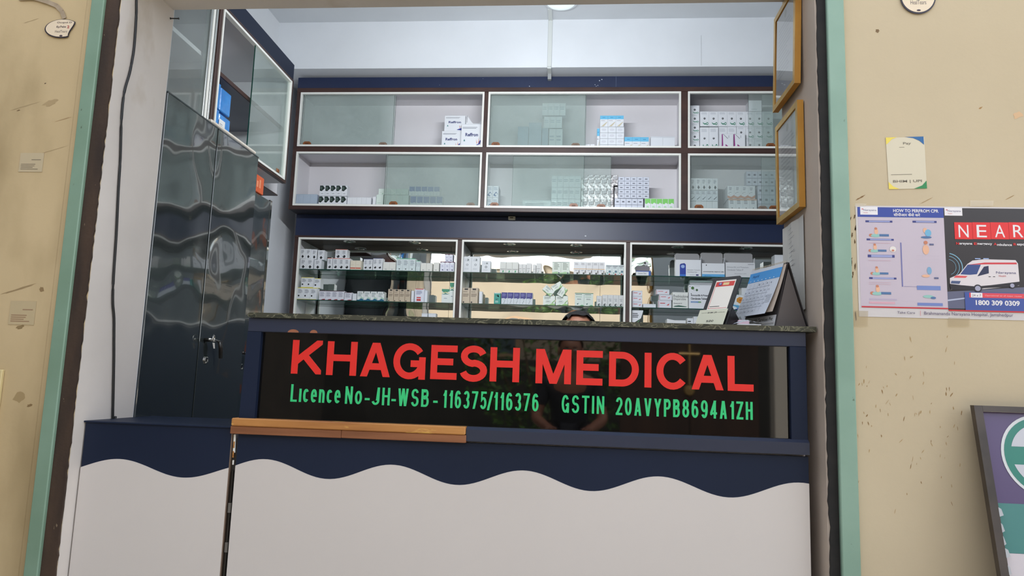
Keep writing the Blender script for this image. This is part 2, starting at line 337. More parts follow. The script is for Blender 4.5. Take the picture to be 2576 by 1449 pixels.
def glyph_polys(ch, w, h, t):
    out = []
    for path, e0, e1 in GL[ch]:
        p = [(t/2+u*(w-t) if w > t*1.01 else w/2, t/2+v*(h-t)) for u, v in path] if ch != '-' else [(u*w, h/2) for u, v in path]
        n = len(p)
        if n < 2: continue
        def nrm(a, b): L = math.hypot(b[0]-a[0], b[1]-a[1]) or 1; return ((b[0]-a[0])/L, (b[1]-a[1])/L)
        d0, d1 = nrm(p[0], p[1]), nrm(p[-2], p[-1])
        closed = math.hypot(p[0][0]-p[-1][0], p[0][1]-p[-1][1]) < 1e-6
        if e0: p[0] = (p[0][0]-d0[0]*t, p[0][1]-d0[1]*t)
        if e1: p[-1] = (p[-1][0]+d1[0]*t, p[-1][1]+d1[1]*t)
        Lf, Rt = [], []
        for i in range(n):
            a = nrm(p[i-1], p[i]) if i else (nrm(p[-2], p[0]) if closed else None); b = nrm(p[i], p[i+1]) if i < n-1 else (nrm(p[0], p[1]) if closed else None)
            a = a or b; b = b or a; m_ = (-(a[1]+b[1]), a[0]+b[0]); L = math.hypot(*m_) or 1; m_ = (m_[0]/L, m_[1]/L)
            k = t/2/max(.45, m_[0]*-b[1]+m_[1]*b[0]); Lf.append((p[i][0]+m_[0]*k, p[i][1]+m_[1]*k)); Rt.append((p[i][0]-m_[0]*k, p[i][1]-m_[1]*k))
        for i in range(n-1):
            q = _clip([Rt[i], Rt[i+1], Lf[i+1], Lf[i]], w, h)
            if len(q) > 2: out.append(q)
    return out
def word_polys(s, W, H, t):
    rel = {'i': .28, '1': .62, 'I': .28, '-': .6, 'W': 1.45, 'M': 1.4, '/': .55, 'c': .88, 'e': .92, 'n': .88, 'o': .95, 'V': 1.12, 'A': 1.12, 'Y': 1.1}
    ws = [rel.get(c, 1) for c in s]; gap = .36; tot = sum(ws)+gap*(len(s)-1); u = W/tot; x = 0; out = []
    for c, r in zip(s, ws):
        w = r*u; hh = H*.76 if c in 'iceno' else H
        if c in 'iI': w = max(w, t); 
        out += [[(x+a, b) for a, b in q] for q in glyph_polys(c, w, hh, t)]; x += r*u+gap*u
    return out

class Face:   # a printed face: coordinates along its width and height, ink standing .3 mm proud
    def __init__(s, mb, o, r, u, d=.0003):
        s.mb = mb; s.o = Vector(o); s.r = Vector(r); s.u = Vector(u); s.n = s.r.cross(s.u).normalized(); s.d = d; s.k = 0
    def P(s, x, z): return s.o+s.r*x+s.u*z+s.n*(s.d+s.k*.00012)
    def up(s): s.k += 1; return s
    def rect(s, x0, z0, x1, z1, m): s.k += .1; s.mb.poly([s.P(x0, z0), s.P(x1, z0), s.P(x1, z1), s.P(x0, z1)], m)
    def pg(s, pts, m): s.k += .1; s.mb.poly([s.P(*p) for p in pts], m)
    def disc(s, x, z, rx, m, rz=None, n=16):
        rz = rz or rx; s.k += .1; s.mb.poly([s.P(x+rx*math.cos(6.2832*i/n), z+rz*math.sin(6.2832*i/n)) for i in range(n)], m)
    def ringd(s, x, z, r1, r2, m, n=20, rz=1):
        for i in range(n):
            a, b = 6.2832*i/n, 6.2832*(i+1)/n
            s.mb.poly([s.P(x+r1*math.cos(a), z+r1*rz*math.sin(a)), s.P(x+r1*math.cos(b), z+r1*rz*math.sin(b)), s.P(x+r2*math.cos(b), z+r2*rz*math.sin(b)), s.P(x+r2*math.cos(a), z+r2*rz*math.sin(a))][::(1 if r1 > r2 else -1)], m)
    def text(s, t, x0, z0, x1, z1, m, bold=.0):
        s.k += .1; vs, fs = text_shape(t, bold); s.mb.add([s.P(x0+(x1-x0)*a, z0+(z1-z0)*b) for a, b in vs], fs, m)
    def lines(s, x0, z0, x1, z1, n, m, seed=0):
        rd = random.Random(seed+n)
        for i in range(n):
            zt = z1-(z1-z0)*i/n; h = (z1-z0)/n*.45; s.rect(x0, zt-h, x0+(x1-x0)*rd.uniform(.6, 1), zt, m)

def root(name, loc, label, cat, group=None, rz=0):
    o = bpy.data.objects.new(name, None); COL.objects.link(o); o.location = loc; o.rotation_euler = (0, 0, rz); o['_o'] = list(loc)
    o.empty_display_size = .05
    o['label'] = label; o['category'] = cat
    if group: o['group'] = group
    return o
def tag(o, label, cat, group=None, kind=None):
    if label: o['label'] = label
    if cat: o['category'] = cat
    if group: o['group'] = group
    if kind: o['kind'] = kind
    return o
def struct(o): o['kind'] = 'structure'; return o
def part(name, parent, a, b, mat, c=0):
    m = MB(); (m.cbox(a, b, mat, c) if c else m.box(a, b, mat)); return m.build(name, parent)

# ================================================================== THE SETTING
YW = 2.2                     # face of the cream front wall; the shop is behind it
OL, OR_, OT = -1.587, .745, 2.31
m = MB()                     # front wall with its opening
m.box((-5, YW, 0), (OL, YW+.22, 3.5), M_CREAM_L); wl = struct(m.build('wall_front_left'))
m = MB(); m.box((OR_, YW, 0), (5, YW+.37, 3.5), M_CREAM); wr = struct(m.build('wall_front_right'))
m = MB(); m.box((OL, YW, OT), (OR_, YW+.3, 3.5), M_CREAM); struct(m.build('wall_front_top'))
# plastered linings of the opening
m = MB(); m.box((OL-.12, YW+.22, 0), (OL, YW+.31, OT+.02), M_REVEAL); m.box((OL, YW+.002, 0), (OL+.002, YW+.31, OT), M_REVEAL); jl = struct(m.build('wall_left_reveal'))
m = MB(); m.box((OR_-.008, YW+.001, 0), (OR_, YW+.372, OT), M_REVEAL_R); jr = struct(m.build('wall_right_reveal'))
m = MB(); m.box((OL+.002, YW+.002, OT-.006), (OR_-.008, YW+.302, OT), M_REVEAL); struct(m.build('trim_1'))
# room shell
m = MB(); m.box((-2.07, YW+.311, 0), (OL-.004, YW+.322, 3.32), M_ROOM); struct(m.build('wall_inner_lining')); m = MB(); m.box((OR_+.004, YW+.371, 0), (2.1, YW+.382, 3.32), M_ROOM); struct(m.build('wall_inner_lining'))
m = MB(); m.box((OL, YW+.3005, OT+.001), (OR_, YW+.312, 3.32), M_ROOM); struct(m.build('wall_inner_lining'))
XL, XR, YB, ZC = -2.07, 2.1, 5.02, 3.32
m = MB(); m.box((XL-.1, YW+.22, 0), (XL, YB, ZC), M_ROOM); wroom = struct(m.build('wall_left'))
m = MB(); m.box((XR, YW+.37, 0), (XR+.1, YB, ZC), M_ROOM); struct(m.build('wall_right'))
m = MB(); m.box((XL-.1, YB, 0), (XR+.1, YB+.1, ZC), M_ROOM); struct(m.build('wall_back'))
m = MB(); m.box((XL-.1, YW+.22, ZC), (XR+.1, YB+.1, ZC+.15), M_CEIL); ceil = struct(m.build('ceiling'))
m = MB(); m.box((XL, 4.5, 2.985), (XR, YB, ZC), M_BEAM); beam = struct(m.build('trim_2'))
part('hairline_crack', beam, (.785, 4.4992, 2.992), (.7865, 4.5, 3.20), plain((150, 154, 158), .8))
m = MB(); m.box((XL-.1, YW+.22, -.05), (XR+.1, YB+.1, 0), M_FLOOR); struct(m.build('floor'))
m = MB(); m.box((-9, -9, -.12), (9, YW+.22, 0), M_GROUND); struct(m.build('floor_2'))
m = MB(); m.box((-5, YW+.0, 3.5), (5, 5.6, 3.7), M_CEIL); struct(m.build('ceiling_2'))

# mint door frame posts
def ragged(x0, x1, y0, y1, z0, z1, mat, side, amp, step=.018, seed=1):
    rd = random.Random(seed); mb = MB(); zs = [z0+(z1-z0)*i/int((z1-z0)/step) for i in range(int((z1-z0)/step)+1)]
    e = [amp*rd.uniform(-1, 1)*(1 if rd.random() > .12 else 2) for _ in zs]
    for i in range(len(zs)-1):
        if side > 0: p = [(x0, zs[i]), (x1+e[i], zs[i]), (x1+e[i+1], zs[i+1]), (x0, zs[i+1])]
        else: p = [(x0+e[i], zs[i]), (x1, zs[i]), (x1, zs[i+1]), (x0+e[i+1], zs[i+1])]
        mb.prism([(x, y0, z) for x, z in p], (0, y1-y0, 0), mat)
    return mb
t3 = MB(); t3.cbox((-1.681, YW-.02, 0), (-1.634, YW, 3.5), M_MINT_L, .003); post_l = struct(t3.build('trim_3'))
t4 = ragged(-1.634, -1.586, YW-.008, YW, 0, 2.5, M_BROWNEDGE, 1, .0022, seed=3); o = t4.build('timber_edge', post_l)
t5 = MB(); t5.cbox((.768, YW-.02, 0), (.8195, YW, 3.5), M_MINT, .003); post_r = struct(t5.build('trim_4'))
t6 = ragged(.741, .768, YW-.006, YW-.0005, 0, 2.5, M_BLACKEDGE, -1, .0018, seed=5); t6.build('timber_edge', post_r)
# smears, scratches and dabs on the cream wall
def smears(par, pts, Y, name='wall_stain'):
    mb = MB()
    for (x, z, l, w, a, c) in pts:
        n = 7; ca, sa = math.cos(a), math.sin(a); P = []
        for i in range(2*n):
            th = 3.1416*i/n; rr = 1+.35*random.uniform(-1, 1); u = math.cos(th)*l/2*rr; v = math.sin(th)*w/2*rr
            P.append((x+u*ca-v*sa, Y-.0004, z+u*sa+v*ca))
        mb.poly(P, plain(c, .9))
    o = mb.build(name, par); o['kind'] = 'stuff'
random.seed(11); L_ = []
for i in range(75):
    px, py = random.uniform(2150, 2420), random.gauss(1010, 130)
    if not 800 < py < 1440: continue
    p = atY(px, py, YW); L_.append((p.x, p.z, random.uniform(.005, .016), random.uniform(.001, .0030), 1.5+random.gauss(0, .35), random.choice([(158, 130, 88), (138, 108, 68), (168, 142, 102)])))
for i in range(14):
    p = atY(random.uniform(2135, 2156), random.uniform(540, 800), YW); L_.append((p.x, p.z, random.uniform(.01, .03), .004, 1.5+random.gauss(0, .2), (92, 70, 44)))
for px, py, l, w, c in ((2207, 78, .012, .011, (120, 98, 70)), (2466, 272, .014, .004, (160, 124, 80)), (2165, 497, .03, .004, (130, 100, 66)), (2560, 290, .03, .02, (206, 172, 134)), (2540, 497, .035, .002, (158, 130, 90)), (2330, 545-40, .04, .002, (160, 134, 96))):
    p = atY(px, py, YW); L_.append((p.x, p.z, l, w, .5, c))
smears(wr, L_, YW)
L_ = []
for px, py, l, w, c in ((128, 258, .05, .022, (168, 146, 108)), (60, 268, .1, .003, (162, 142, 106)), (46, 278, .012, .003, (104, 82, 54)), (114, 210, .007, .003, (70, 54, 40)), (52, 822, .03, .012, (140, 118, 80)), (45, 728, .12, .006, (150, 128, 92)), (105, 728, .02, .016, (140, 116, 80)), (160, 300, .05, .003, (160, 134, 96)), (125, 380, .12, .003, (168, 146, 108)), (50, 1000, .04, .03, (160, 138, 98)), (75, 1020, .02, .01, (130, 106, 70)), (80, 52, .06, .002, (156, 136, 100))):
    p = atY(px, py, YW); L_.append((p.x, p.z, l, w, .3, c))
smears(wl, L_, YW)
# low plaster ridge running beside the left post
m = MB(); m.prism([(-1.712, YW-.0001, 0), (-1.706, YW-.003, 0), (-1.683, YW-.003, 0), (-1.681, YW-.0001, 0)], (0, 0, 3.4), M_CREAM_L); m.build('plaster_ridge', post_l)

# ================================================================== UPPER WALL CABINET
YU = 4.60
uc = root('wall_cabinet', (0, YU, 2.03), 'long white wall cabinet with dark brown edges and sliding glass doors under the beam', 'cabinet')
UX0, UX1 = -1.948, 2.03
part('fascia', uc, (UX0, YU, 2.889), (UX1, YU+.02, 2.966), M_NAVY_G)
for xx in (.243,): part('seam', uc, (xx, YU-.0006, 2.892), (xx+.001, YU, 2.964), plain((120, 132, 160)))
m = MB()
for p, s_ in (((1508, 203), 5), ((1514, 200), 4), ((1497, 213), 3), ((1504, 215), 3), ((1332, 217), 4), ((1215, 198), 2), ((1106, 214), 2), ((1500, 217), 3)):
    q = atY(*p, YU); m.poly([(q.x+s_*.0009*math.cos(a)*random.uniform(.6, 1.2), YU-.0005, q.z+s_*.0008*math.sin(a)*random.uniform(.6, 1.2)) for a in (0, 1, 2, 3, 4, 5)], plain((214, 218, 226)))
o = m.build('paint_chip', uc); o['kind'] = 'stuff'
ZR = ((2.470, 2.857), (2.054, 2.432)); XBAY = ((-1.920, -.638), (-.610, .671), (.716, 2.0))
def strip(name, par, a, b, mat=M_WOODFR): return part(name, par, a, b, mat, .0015)
strip('top_rail', uc, (UX0, YU-.004, 2.857), (UX1, YU+.018, 2.889))
strip('middle_rail', uc, (UX0, YU-.003, 2.432), (UX1, YU+.018, 2.470))
strip('bottom_rail', uc, (UX0, YU-.005, 2.028), (UX1, YU+.018, 2.054))
for a, b in ((UX0, -1.920), (-.638, -.610), (.671, .716), (2.0, UX1)):
    strip('stile', uc, (a, YU-.002, 2.054), (b, YU+.018, 2.857))
YI = 4.88
part('back_panel', uc, (UX0, YI, 2.028), (UX1, YI+.01, 2.966), M_WHITE)
part('side_panel', uc, (UX0, YU+.019, 2.03), (UX0+.018, YI, 2.95), M_WHITE); part('side_panel', uc, (UX1-.018, YU+.019, 2.03), (UX1, YI, 2.95), M_WHITE)
for a, b in ((-.633, -.615), (.684, .702)): part('divider', uc, (a, YU+.019, 2.05), (b, YI, 2.95), M_WHITE)
part('underside_shade', uc, (UX0, YU+.0185, 2.029), (UX1, YI, 2.0335), noisy('underside_shade_tone', (34, 34, 40), (42, 42, 48), 4, .6))  # dark sheet paints in the shadow under the cabinet
part('cabinet_floor', uc, (UX0, YU+.019, 2.034), (UX1, YI, 2.056), M_WHITE)
part('shelf', uc, (UX0+.018, YU+.019, 2.440), (UX1-.018, YI, 2.474), M_WHITE)
part('cabinet_top', uc, (UX0, YU+.021, 2.875), (UX1, YI, 2.893), M_WHITE)
def channel_frame(par, x0, x1, z0, z1, y, w=.0125, d=.02, mat=M_ALU):
    fr = MB(); fr.box((x0, y, z1-w), (x1, y+d, z1), mat); fr.box((x0, y, z0), (x1, y+d, z0+w), mat)
    fr.box((x0, y, z0+w), (x0+w, y+d, z1-w), mat); fr.box((x1-w, y, z0+w), (x1, y+d, z1-w), mat)
    for z in (z0+w, z1-w-.003): fr.box((x0+w, y+d*.45, z), (x1-w, y+d*.6, z+.003), M_ALU2)
    o = fr.build('door_channel', par); return o
def pull_part(par, px, py, Y, z):
    p = atY(px, py, Y); mb = MB(); w, h = .056, .026; x = p.x
    pts = [(x-w/2, Y, z), (x+w/2, Y, z), (x+w/2, Y, z+h*.6), (x+w*.3, Y, z+h), (x-w*.3, Y, z+h), (x-w/2, Y, z+h*.6)]
    mb.prism(pts, (0, -.006, 0), M_PULL); mb.prism([(x-w*.25, Y-.0062, z+.004), (x+w*.25, Y-.0062, z+.004), (x+w*.2, Y-.0062, z+h*.6), (x-w*.2, Y-.0062, z+h*.6)], (0, -.0016, 0), plain((96, 54, 24), .5))
    return mb.build('finger_pull', par)
GD = {(0, 0): ((-1.905, -1.262, 0, (773, 359)), (-1.90, -1.255, 1, (964, 361))),
      (1, 0): ((-1.295, -.655, 0, (990, 511)), (-1.288, -.650, 1, (1184, 514))),
      (0, 1): ((-.597, .043, 0, (1247, 361)), (-.592, .048, 1, (1448, 363))),
      (1, 1): ((-.597, .042, 0, (1443, 516)), (-.430, .220, 1, (1512, 516))),
      (0, 2): ((1.11, 1.985, 0, (1938, 365)), (1.199, 1.985, 1, None)),
      (1, 2): ((.729, 1.38, 0, (1758, 519)), (1.19, 1.985, 1, (1918, 520)))}
for r_, (z0, z1) in enumerate(ZR):
    for b_, (x0, x1) in enumerate(XBAY):
        channel_frame(uc, x0, x1, z0, z1, YU-.006)
        for (a, b, tr, pl) in GD[(r_, b_)]:
            y = YU+.016+tr*.011
            g = MB(); g.box((a, y, z0+.008), (b, y+.004, z1-.008), M_GLASS)
            gd = g.build('glass_door', uc)
            ed = MB(); ed.box((a-.0012, y-.0002, z0+.0125), (a, y+.0042, z1-.0125), M_SHELFEDGE); ed.box((b, y-.0002, z0+.0125), (b+.0012, y+.0042, z1-.0125), M_SHELFEDGE); ed.build('pane_edge', gd)
            if pl: pull_part(gd, pl[0], pl[1], y-.0004, z0+.0135)
pull_part(gd, 1946, 520, YU+.0155, ZR[1][0]+.0135); pull_part(uc, 1244, 514, YU+.0155, ZR[1][0]+.0135)
# small socket under the cabinet
so_ = MB(); q = atY(1288, 550, 4.735); so_.cbox((q.x-.024, 4.712, q.z-.011), (q.x+.024, 4.7395, q.z+.011), plain((206, 198, 176)), .002); so_.box((q.x-.012, 4.7105, q.z-.002), (q.x+.010, 4.7125, q.z+.004), plain((60, 56, 50)))
tag(so_.build('cable_connector'), 'small beige plastic connector fixed to the navy board below the wall cabinet', 'connector')

# ================================================================== LOWER DISPLAY CABINET (mirror backed)
YLc = 4.74
dc = root('display_cabinet', (0, YLc, 0), 'mirror backed display cabinet with glass shelves and white edged bays', 'cabinet')
DX0, DX1 = -1.945, 1.49
part('fascia', dc, (DX0, YLc, 1.877), (DX1, YLc+.02, 2.026), M_NAVY_G)
part('screw_cover', dc, (.058, YLc-.003, 1.898), (.068, YLc, 1.907), plain((170, 176, 186), .4))
strip('top_rail', dc, (DX0, YLc-.006, 1.863), (DX1, YLc+.02, 1.877))
DB = ((-1.916, -.800), (-.770, .333), (.360, 1.462))
for a, b in ((DX0, -1.916), (-.800, -.770), (.333, .360), (1.462, DX1)): strip('stile', dc, (a, YLc-.002, .85), (b, YLc+.02, 1.863))
for a, b in DB:
    fr = MB(); w = .012; z0, z1 = 1.27, 1.863
    fr.box((a, YLc-.006, z1-w), (b, YLc+.014, z1), M_ALU); fr.box((a, YLc-.006, z0), (b, YLc+.014, z0+w), M_ALU)
    fr.box((a, YLc-.006, z0+w), (a+w, YLc+.014, z1-w), M_ALU); fr.box((b-w, YLc-.006, z0+w), (b, YLc+.014, z1-w), M_ALU); fr.build('bay_frame', dc)
part('cabinet_top', dc, (DX0, YLc+.021, 1.862), (DX1, 4.985, 1.878), noisy('dark_veneer', (62, 46, 40), (84, 64, 54), 6, .5, stretch=(.3, 1, 1)))
part('cabinet_floor', dc, (DX0, YLc+.021, 1.255), (DX1, 4.985, 1.28), M_WHITE)
for a in (DX0, -.792, .340, 1.472): part('divider', dc, (a, YLc+.021, 1.28), (a+.018, 4.98, 1.862), M_WHITE)
part('base_front', dc, (DX0, YLc+.001, 0), (DX1, YLc+.02, 1.255), M_NAVY)
for i, ((a, b), split, r1, r2) in enumerate(zip(DB, (-.885, .175, 1.05), (.0, .0, .012), (-.02, .016, -.02))):
    for (u, v, rz) in ((a-.008, split-.001, r1), (split+.001, b+.008, r2)):
        mm = MB(); c = (u+v)/2; hw = (v-u)/2
        for x, dy in ((0, 0),):
            P = [(c-hw, 4.976+hw*rz*1, 1.281), (c+hw, 4.976-hw*rz, 1.281), (c+hw, 4.976-hw*rz, 1.861), (c-hw, 4.976+hw*rz, 1.861)]
            mm.prism(P, (0, .004, 0), M_MIRROR)
        mm.build('mirror_panel', dc)
SZ = (1.646, 1.433)
for (a, b) in DB:
    for z in SZ:
        g = MB(); g.box((a+.001, YLc+.016, z-.006), (b-.001, 4.965, z), M_SHELF); gs = g.build('glass_shelf', dc)
        part('polished_edge', gs, (a+.001, YLc+.0145, z-.006), (b-.001, YLc+.0158, z), M_SHELFEDGE)
for x in (-1.589, -1.122, -.456, .004, .687, 1.139):
    dl = MB(); dl.lathe((x, 4.845, 1.862), (0, 0, -1), [(.026, 0), (.044, 0), (.043, .004), (.030, .006), (.027, .002)], M_CHROME, 24)
    d_ = dl.build('downlight', dc, smooth=False)
    dk = MB(); dk.lathe((x, 4.845, 1.8605), (0, 0, -1), [(.002, 0), (.026, 0)], plain((70, 66, 62), .3), 20); dk.build('lamp_face', d_)

# ================================================================== SIDE WALL CABINET (over the steel cupboards)
XC = -1.66; KC = XC/-1.6
sy = lambda y: y*KC
sz = lambda z: .9+(z-.9)*KC
sc = root('wall_cabinet', (XC, 3.4, 1.99), 'side wall cabinet with open glass door above the dark steel cupboards', 'cabinet')
Y0, Y1 = sy(2.87), sy(3.71)
def cbx(name, par, a, b, mat, c=0): return part(name, par, (a[0], sy(a[1]), sz(a[2])), (b[0], sy(b[1]), sz(b[2])), mat, c)
cbx('fascia', sc, (XC-.02, 2.55, 2.55), (XC, 3.71, 2.64), M_NAVY)
cbx('fascia_end', sc, (XL+.001, 3.69, 2.55), (XC-.021, 3.71, 2.64), M_NAVY)
cbx('top_rail', sc, (XC-.02, 2.87, 2.532), (XC+.004, 3.71, 2.55), M_WOODFR, .0015); cbx('bottom_rail', sc, (XC-.02, 2.87, 1.953), (XC+.004, 3.71, 1.966), M_WOODFR, .0015)
cbx('stile', sc, (XC-.02, 2.87, 1.966), (XC+.004, 2.897, 2.532), M_WOODFR, .0015); cbx('stile', sc, (XC-.02, 3.683, 1.966), (XC+.004, 3.71, 2.532), M_WOODFR, .0015)
cbx('middle_shelf', sc, (XL+.009, 2.89, 2.243), (XC-.03, 3.69, 2.262), noisy('shelf_board', (120, 122, 132), (134, 134, 142), 4, .5))
cbx('shelf_edge', sc, (XC-.03, 2.89, 2.243), (XC-.022, 3.69, 2.262), M_WOODFR)
cbx('cabinet_floor', sc, (XL+.009, 2.87, 1.955), (XC-.021, 3.71, 1.972), M_WHITE); cbx('cabinet_top', sc, (XL+.009, 2.87, 2.535), (XC-.021, 3.71, 2.549), M_WHITE)
cbx('back_panel', sc, (XL+.001, 2.87, 1.973), (XL+.008, 3.71, 2.534), M_WHITE)
cbx('end_panel', sc, (XL+.009, 3.692, 1.973), (XC-.021, 3.71, 2.534), M_WHITE); cbx('end_panel', sc, (XL+.009, 2.87, 1.973), (XC-.021, 2.888, 2.534), M_WHITE)
fr = MB(); w = .011
for a, b in (((2.897, 2.521), (3.683, 2.532)), ((2.897, 1.966), (3.683, 1.977)), ((2.897, 1.977), (2.908, 2.521)), ((3.672, 1.977), (3.683, 2.521))):
    fr.box((XC-.016, sy(a[0]), sz(a[1])), (XC+.008, sy(b[0]), sz(b[1])), M_ALU)
fr.build('door_channel', sc)
for a, b, x in ((3.235, 3.672, 0), (3.255, 3.67, -.01)):
    g = MB(); g.box((XC-.004+x, sy(a), sz(1.972)), (XC+x, sy(b), sz(2.526)), M_GLASS); gd = g.build('glass_door', sc)
    part('pane_edge', gd, (XC-.0045+x, sy(a)-.003, sz(1.972)), (XC+.0005+x, sy(a), sz(2.526)), M_SHELFEDGE)
    if not x:
        q = atX(697, 430, XC); pb = MB(); pb.cbox((XC+.0005, q.y-.016, q.z-.008), (XC+.007, q.y+.016, q.z+.012), M_PULL, .002); pb.build('finger_pull', gd)
# nearer glazed bay between the wall lining and the post
sb = root('glazed_cabinet', (XC, 2.75, 1.99), 'glazed cabinet bay with pale metal post between the shop wall and side cabinet', 'cabinet')
for y, w_, mt in ((2.80, .012, M_ALU2), (2.818, .016, M_ALU), (2.842, .014, M_ALU2)): cbx('metal_post', sb, (XC-.02, y, 1.956), (XC+.006, y+w_, 2.549), mt, .002)
cbx('glass_door', sb, (XC-.004, 2.50, 1.958), (XC, 2.80, 2.549), M_GLASS)
cbx('back_panel', sb, (XL+.001, 2.50, 1.958), (XL+.008, 2.868, 2.549), M_WHITE); cbx('cabinet_floor', sb, (XL+.009, 2.50, 1.956), (XC-.021, 2.868, 1.97), M_WHITE)
cbx('cabinet_top', sb, (XL+.009, 2.50, 2.536), (XC-.021, 2.868, 2.549), M_WHITE)
cbx('shelf', sb, (XL+.009, 2.50, 2.262), (XC-.03, 2.868, 2.28), M_WHITE)
# white box bracket on the left wall below
bs = MB(); bs.box((XL+.001, 3.86, 1.985), (-1.80, 4.06, 2.052), M_WHITE); bs.box((XL+.001, 3.855, 1.978), (-1.795, 4.065, 1.985), M_WOODFR)
tag(bs.build('wall_box'), 'small white boxed-in ledge with brown underside on the side wall', 'ledge')

# ================================================================== STEEL CUPBOARDS
XS = -1.585
al = root('steel_cupboard', (XS, 2.93, 0), 'tall dark slate steel cupboard with lever handle, tallest of the two', 'cupboard')
A0, A1, AZ = 2.524, 3.336, 1.982
part('body', al, (XL+.01, A0, .06), (XS-.022, A1, AZ), M_STEEL_S, .004)
part('door', al, (XS-.021, A0, .10), (XS, 2.918, AZ-.006), M_STEEL, .0012)
rd_ = part('door', al, (XS-.021, 2.927, .10), (XS, A1-.004, AZ-.006), M_STEEL, .0012)
part('top_rim', al, (XS-.021, A0, AZ-.0055), (XS+.0005, A1, AZ), M_STEEL_S, 0)
q = atX(524, 856, XS)
hb = MB(); hb.tube([(XS+.002, q.y-.035, q.z), (XS+.030, q.y-.035, q.z)], .008, M_DKMETAL); hb.tube([(XS+.03, q.y-.055, q.z+.002), (XS+.032, q.y, q.z), (XS+.032, q.y+.04, q.z-.004)], .006, M_CHROME)
hb.tube([(XS+.032, q.y+.035, q.z-.004), (XS+.034, q.y+.05, q.z-.03), (XS+.034, q.y+.056, q.z-.075)], [.007, .009, .008], plain((40, 36, 32), .3))
hd = hb.build('lever_handle', rd_, smooth=True)
def keyhole(par, px, py, X):
    q = atX(px, py, X); kb = MB(); kb.lathe((X, q.y, q.z), (1, 0, 0), [(.005, 0), (.016, 0), (.016, .004), (.012, .006), (.006, .004)], M_CHROME, 20); kb.box((X+.004, q.y-.002, q.z-.006), (X+.0063, q.y+.002, q.z+.006), M_BLACK); return kb.build('keyhole', par)
keyhole(rd_, 517, 906, XS)
kr = MB(); q2 = atX(521, 850, XS+.05)
kr.lathe((XS+.04, q.y-.03, q.z+.008), (1, .3, 0), [(.015, -.001), (.017, -.001), (.017, .001), (.015, .001)], M_CHROME, 20, closed=True)
kr.prism([(XS+.043, q.y-.045, q.z-.012), (XS+.043, q.y-.028, q.z-.012), (XS+.043, q.y-.022, q.z-.036), (XS+.043, q.y-.032, q.z-.036)], (.0015, 0, 0), plain((214, 206, 196)))
tag(kr.build('key_ring'), 'ring of small keys hanging in the lock of the tall steel cupboard', 'keys')
# second, lower cupboard with rust
a2 = root('steel_cupboard', (-1.66, 3.55, 0), 'lower dark steel cupboard with brown rust patches behind the tall one', 'cupboard')
part('body', a2, (XL+.01, 3.345, .06), (-1.682, 3.70, 1.852), M_STEEL_S, .004); d2 = part('door', a2, (-1.681, 3.345, .1), (-1.66, 3.672, 1.845), M_RUST, .003)
part('corner_strip', a2, (-1.681, 3.675, .1), (-1.66, 3.70, 1.852), M_STEEL, .002)
q = atX(607, 890, -1.66)
hb = MB(); hb.tube([(-1.659, q.y-.03, q.z+.004), (-1.63, q.y-.03, q.z+.004)], .008, M_DKMETAL); hb.lathe((-1.63, q.y, q.z), (1, 0, 0), [(.004, 0), (.018, 0), (.016, .012), (.006, .016)], plain((60, 54, 46), .3, .6), 16); hb.tube([(-1.63, q.y-.03, q.z+.004), (-1.63, q.y, q.z)], .006, M_DKMETAL); hb.build('knob', d2, smooth=True)
keyhole(d2, 606, 923, -1.66)
cd = MB(); cd.cbox((XS-.03, 2.86, AZ+.0005), (XS+.002, 3.30, AZ+.017), plain((214, 206, 194), .5), .005); tag(cd.build('plastic_trunking'), 'length of cream plastic trunking lying along the top of the tall cupboard', 'trunking')
# things above the cupboards
ob = MB(); q = atX(652, 440, -1.70); ob.cbox((-1.80, 3.46, 1.853), (-1.665, 3.59, 1.945), noisy('orange_card', (208, 92, 52), (222, 108, 64), 8, .6), .003)
for k in range(3): ob.box((-1.6648, 3.475+k*.03, 1.88), (-1.6645, 3.492+k*.03, 1.90+.012*k), plain((232, 150, 110)))
tag(ob.build('orange_box'), 'orange carton sitting on the lower rusty cupboard beneath the side cabinet', 'box')
bb = root('blue_pack', (-1.74, 3.05, 2.012), 'bright blue film wrapped pack on the bottom shelf of the side cabinet', 'pack')
M_BLUEF = noisy('blue_film', (30, 118, 196), (58, 146, 220), 12, .3, coat=.6, bump=.5, bscale=30, bdist=.003, spots=[((190, 220, 244), 40, .74, (1, 1, 1), .02)])
for i, (ya, yb, za, zb) in enumerate(((3.03, 3.135, 2.0135, 2.145), (3.03, 3.13, 2.147, 2.272), (3.138, 3.245, 2.0135, 2.135), (3.134, 3.235, 2.148, 2.262))): part('blue_carton', bb, (-1.92, ya, za), (-1.702, yb, zb), M_BLUEF, .004)
wc = MB(); wc.box((-1.699, 3.13, 2.0135), (-1.696, 3.185, 2.105), plain((226, 226, 226)))
fw = Face(wc, (-1.696, 3.13, 2.0135), (0, 1, 0), (0, 0, 1)); fw.lines(.006, .01, .04, .07, 7, plain((150, 150, 156)))
tag(wc.build('price_card'), 'small white printed card leaning on the blue pack', 'card')

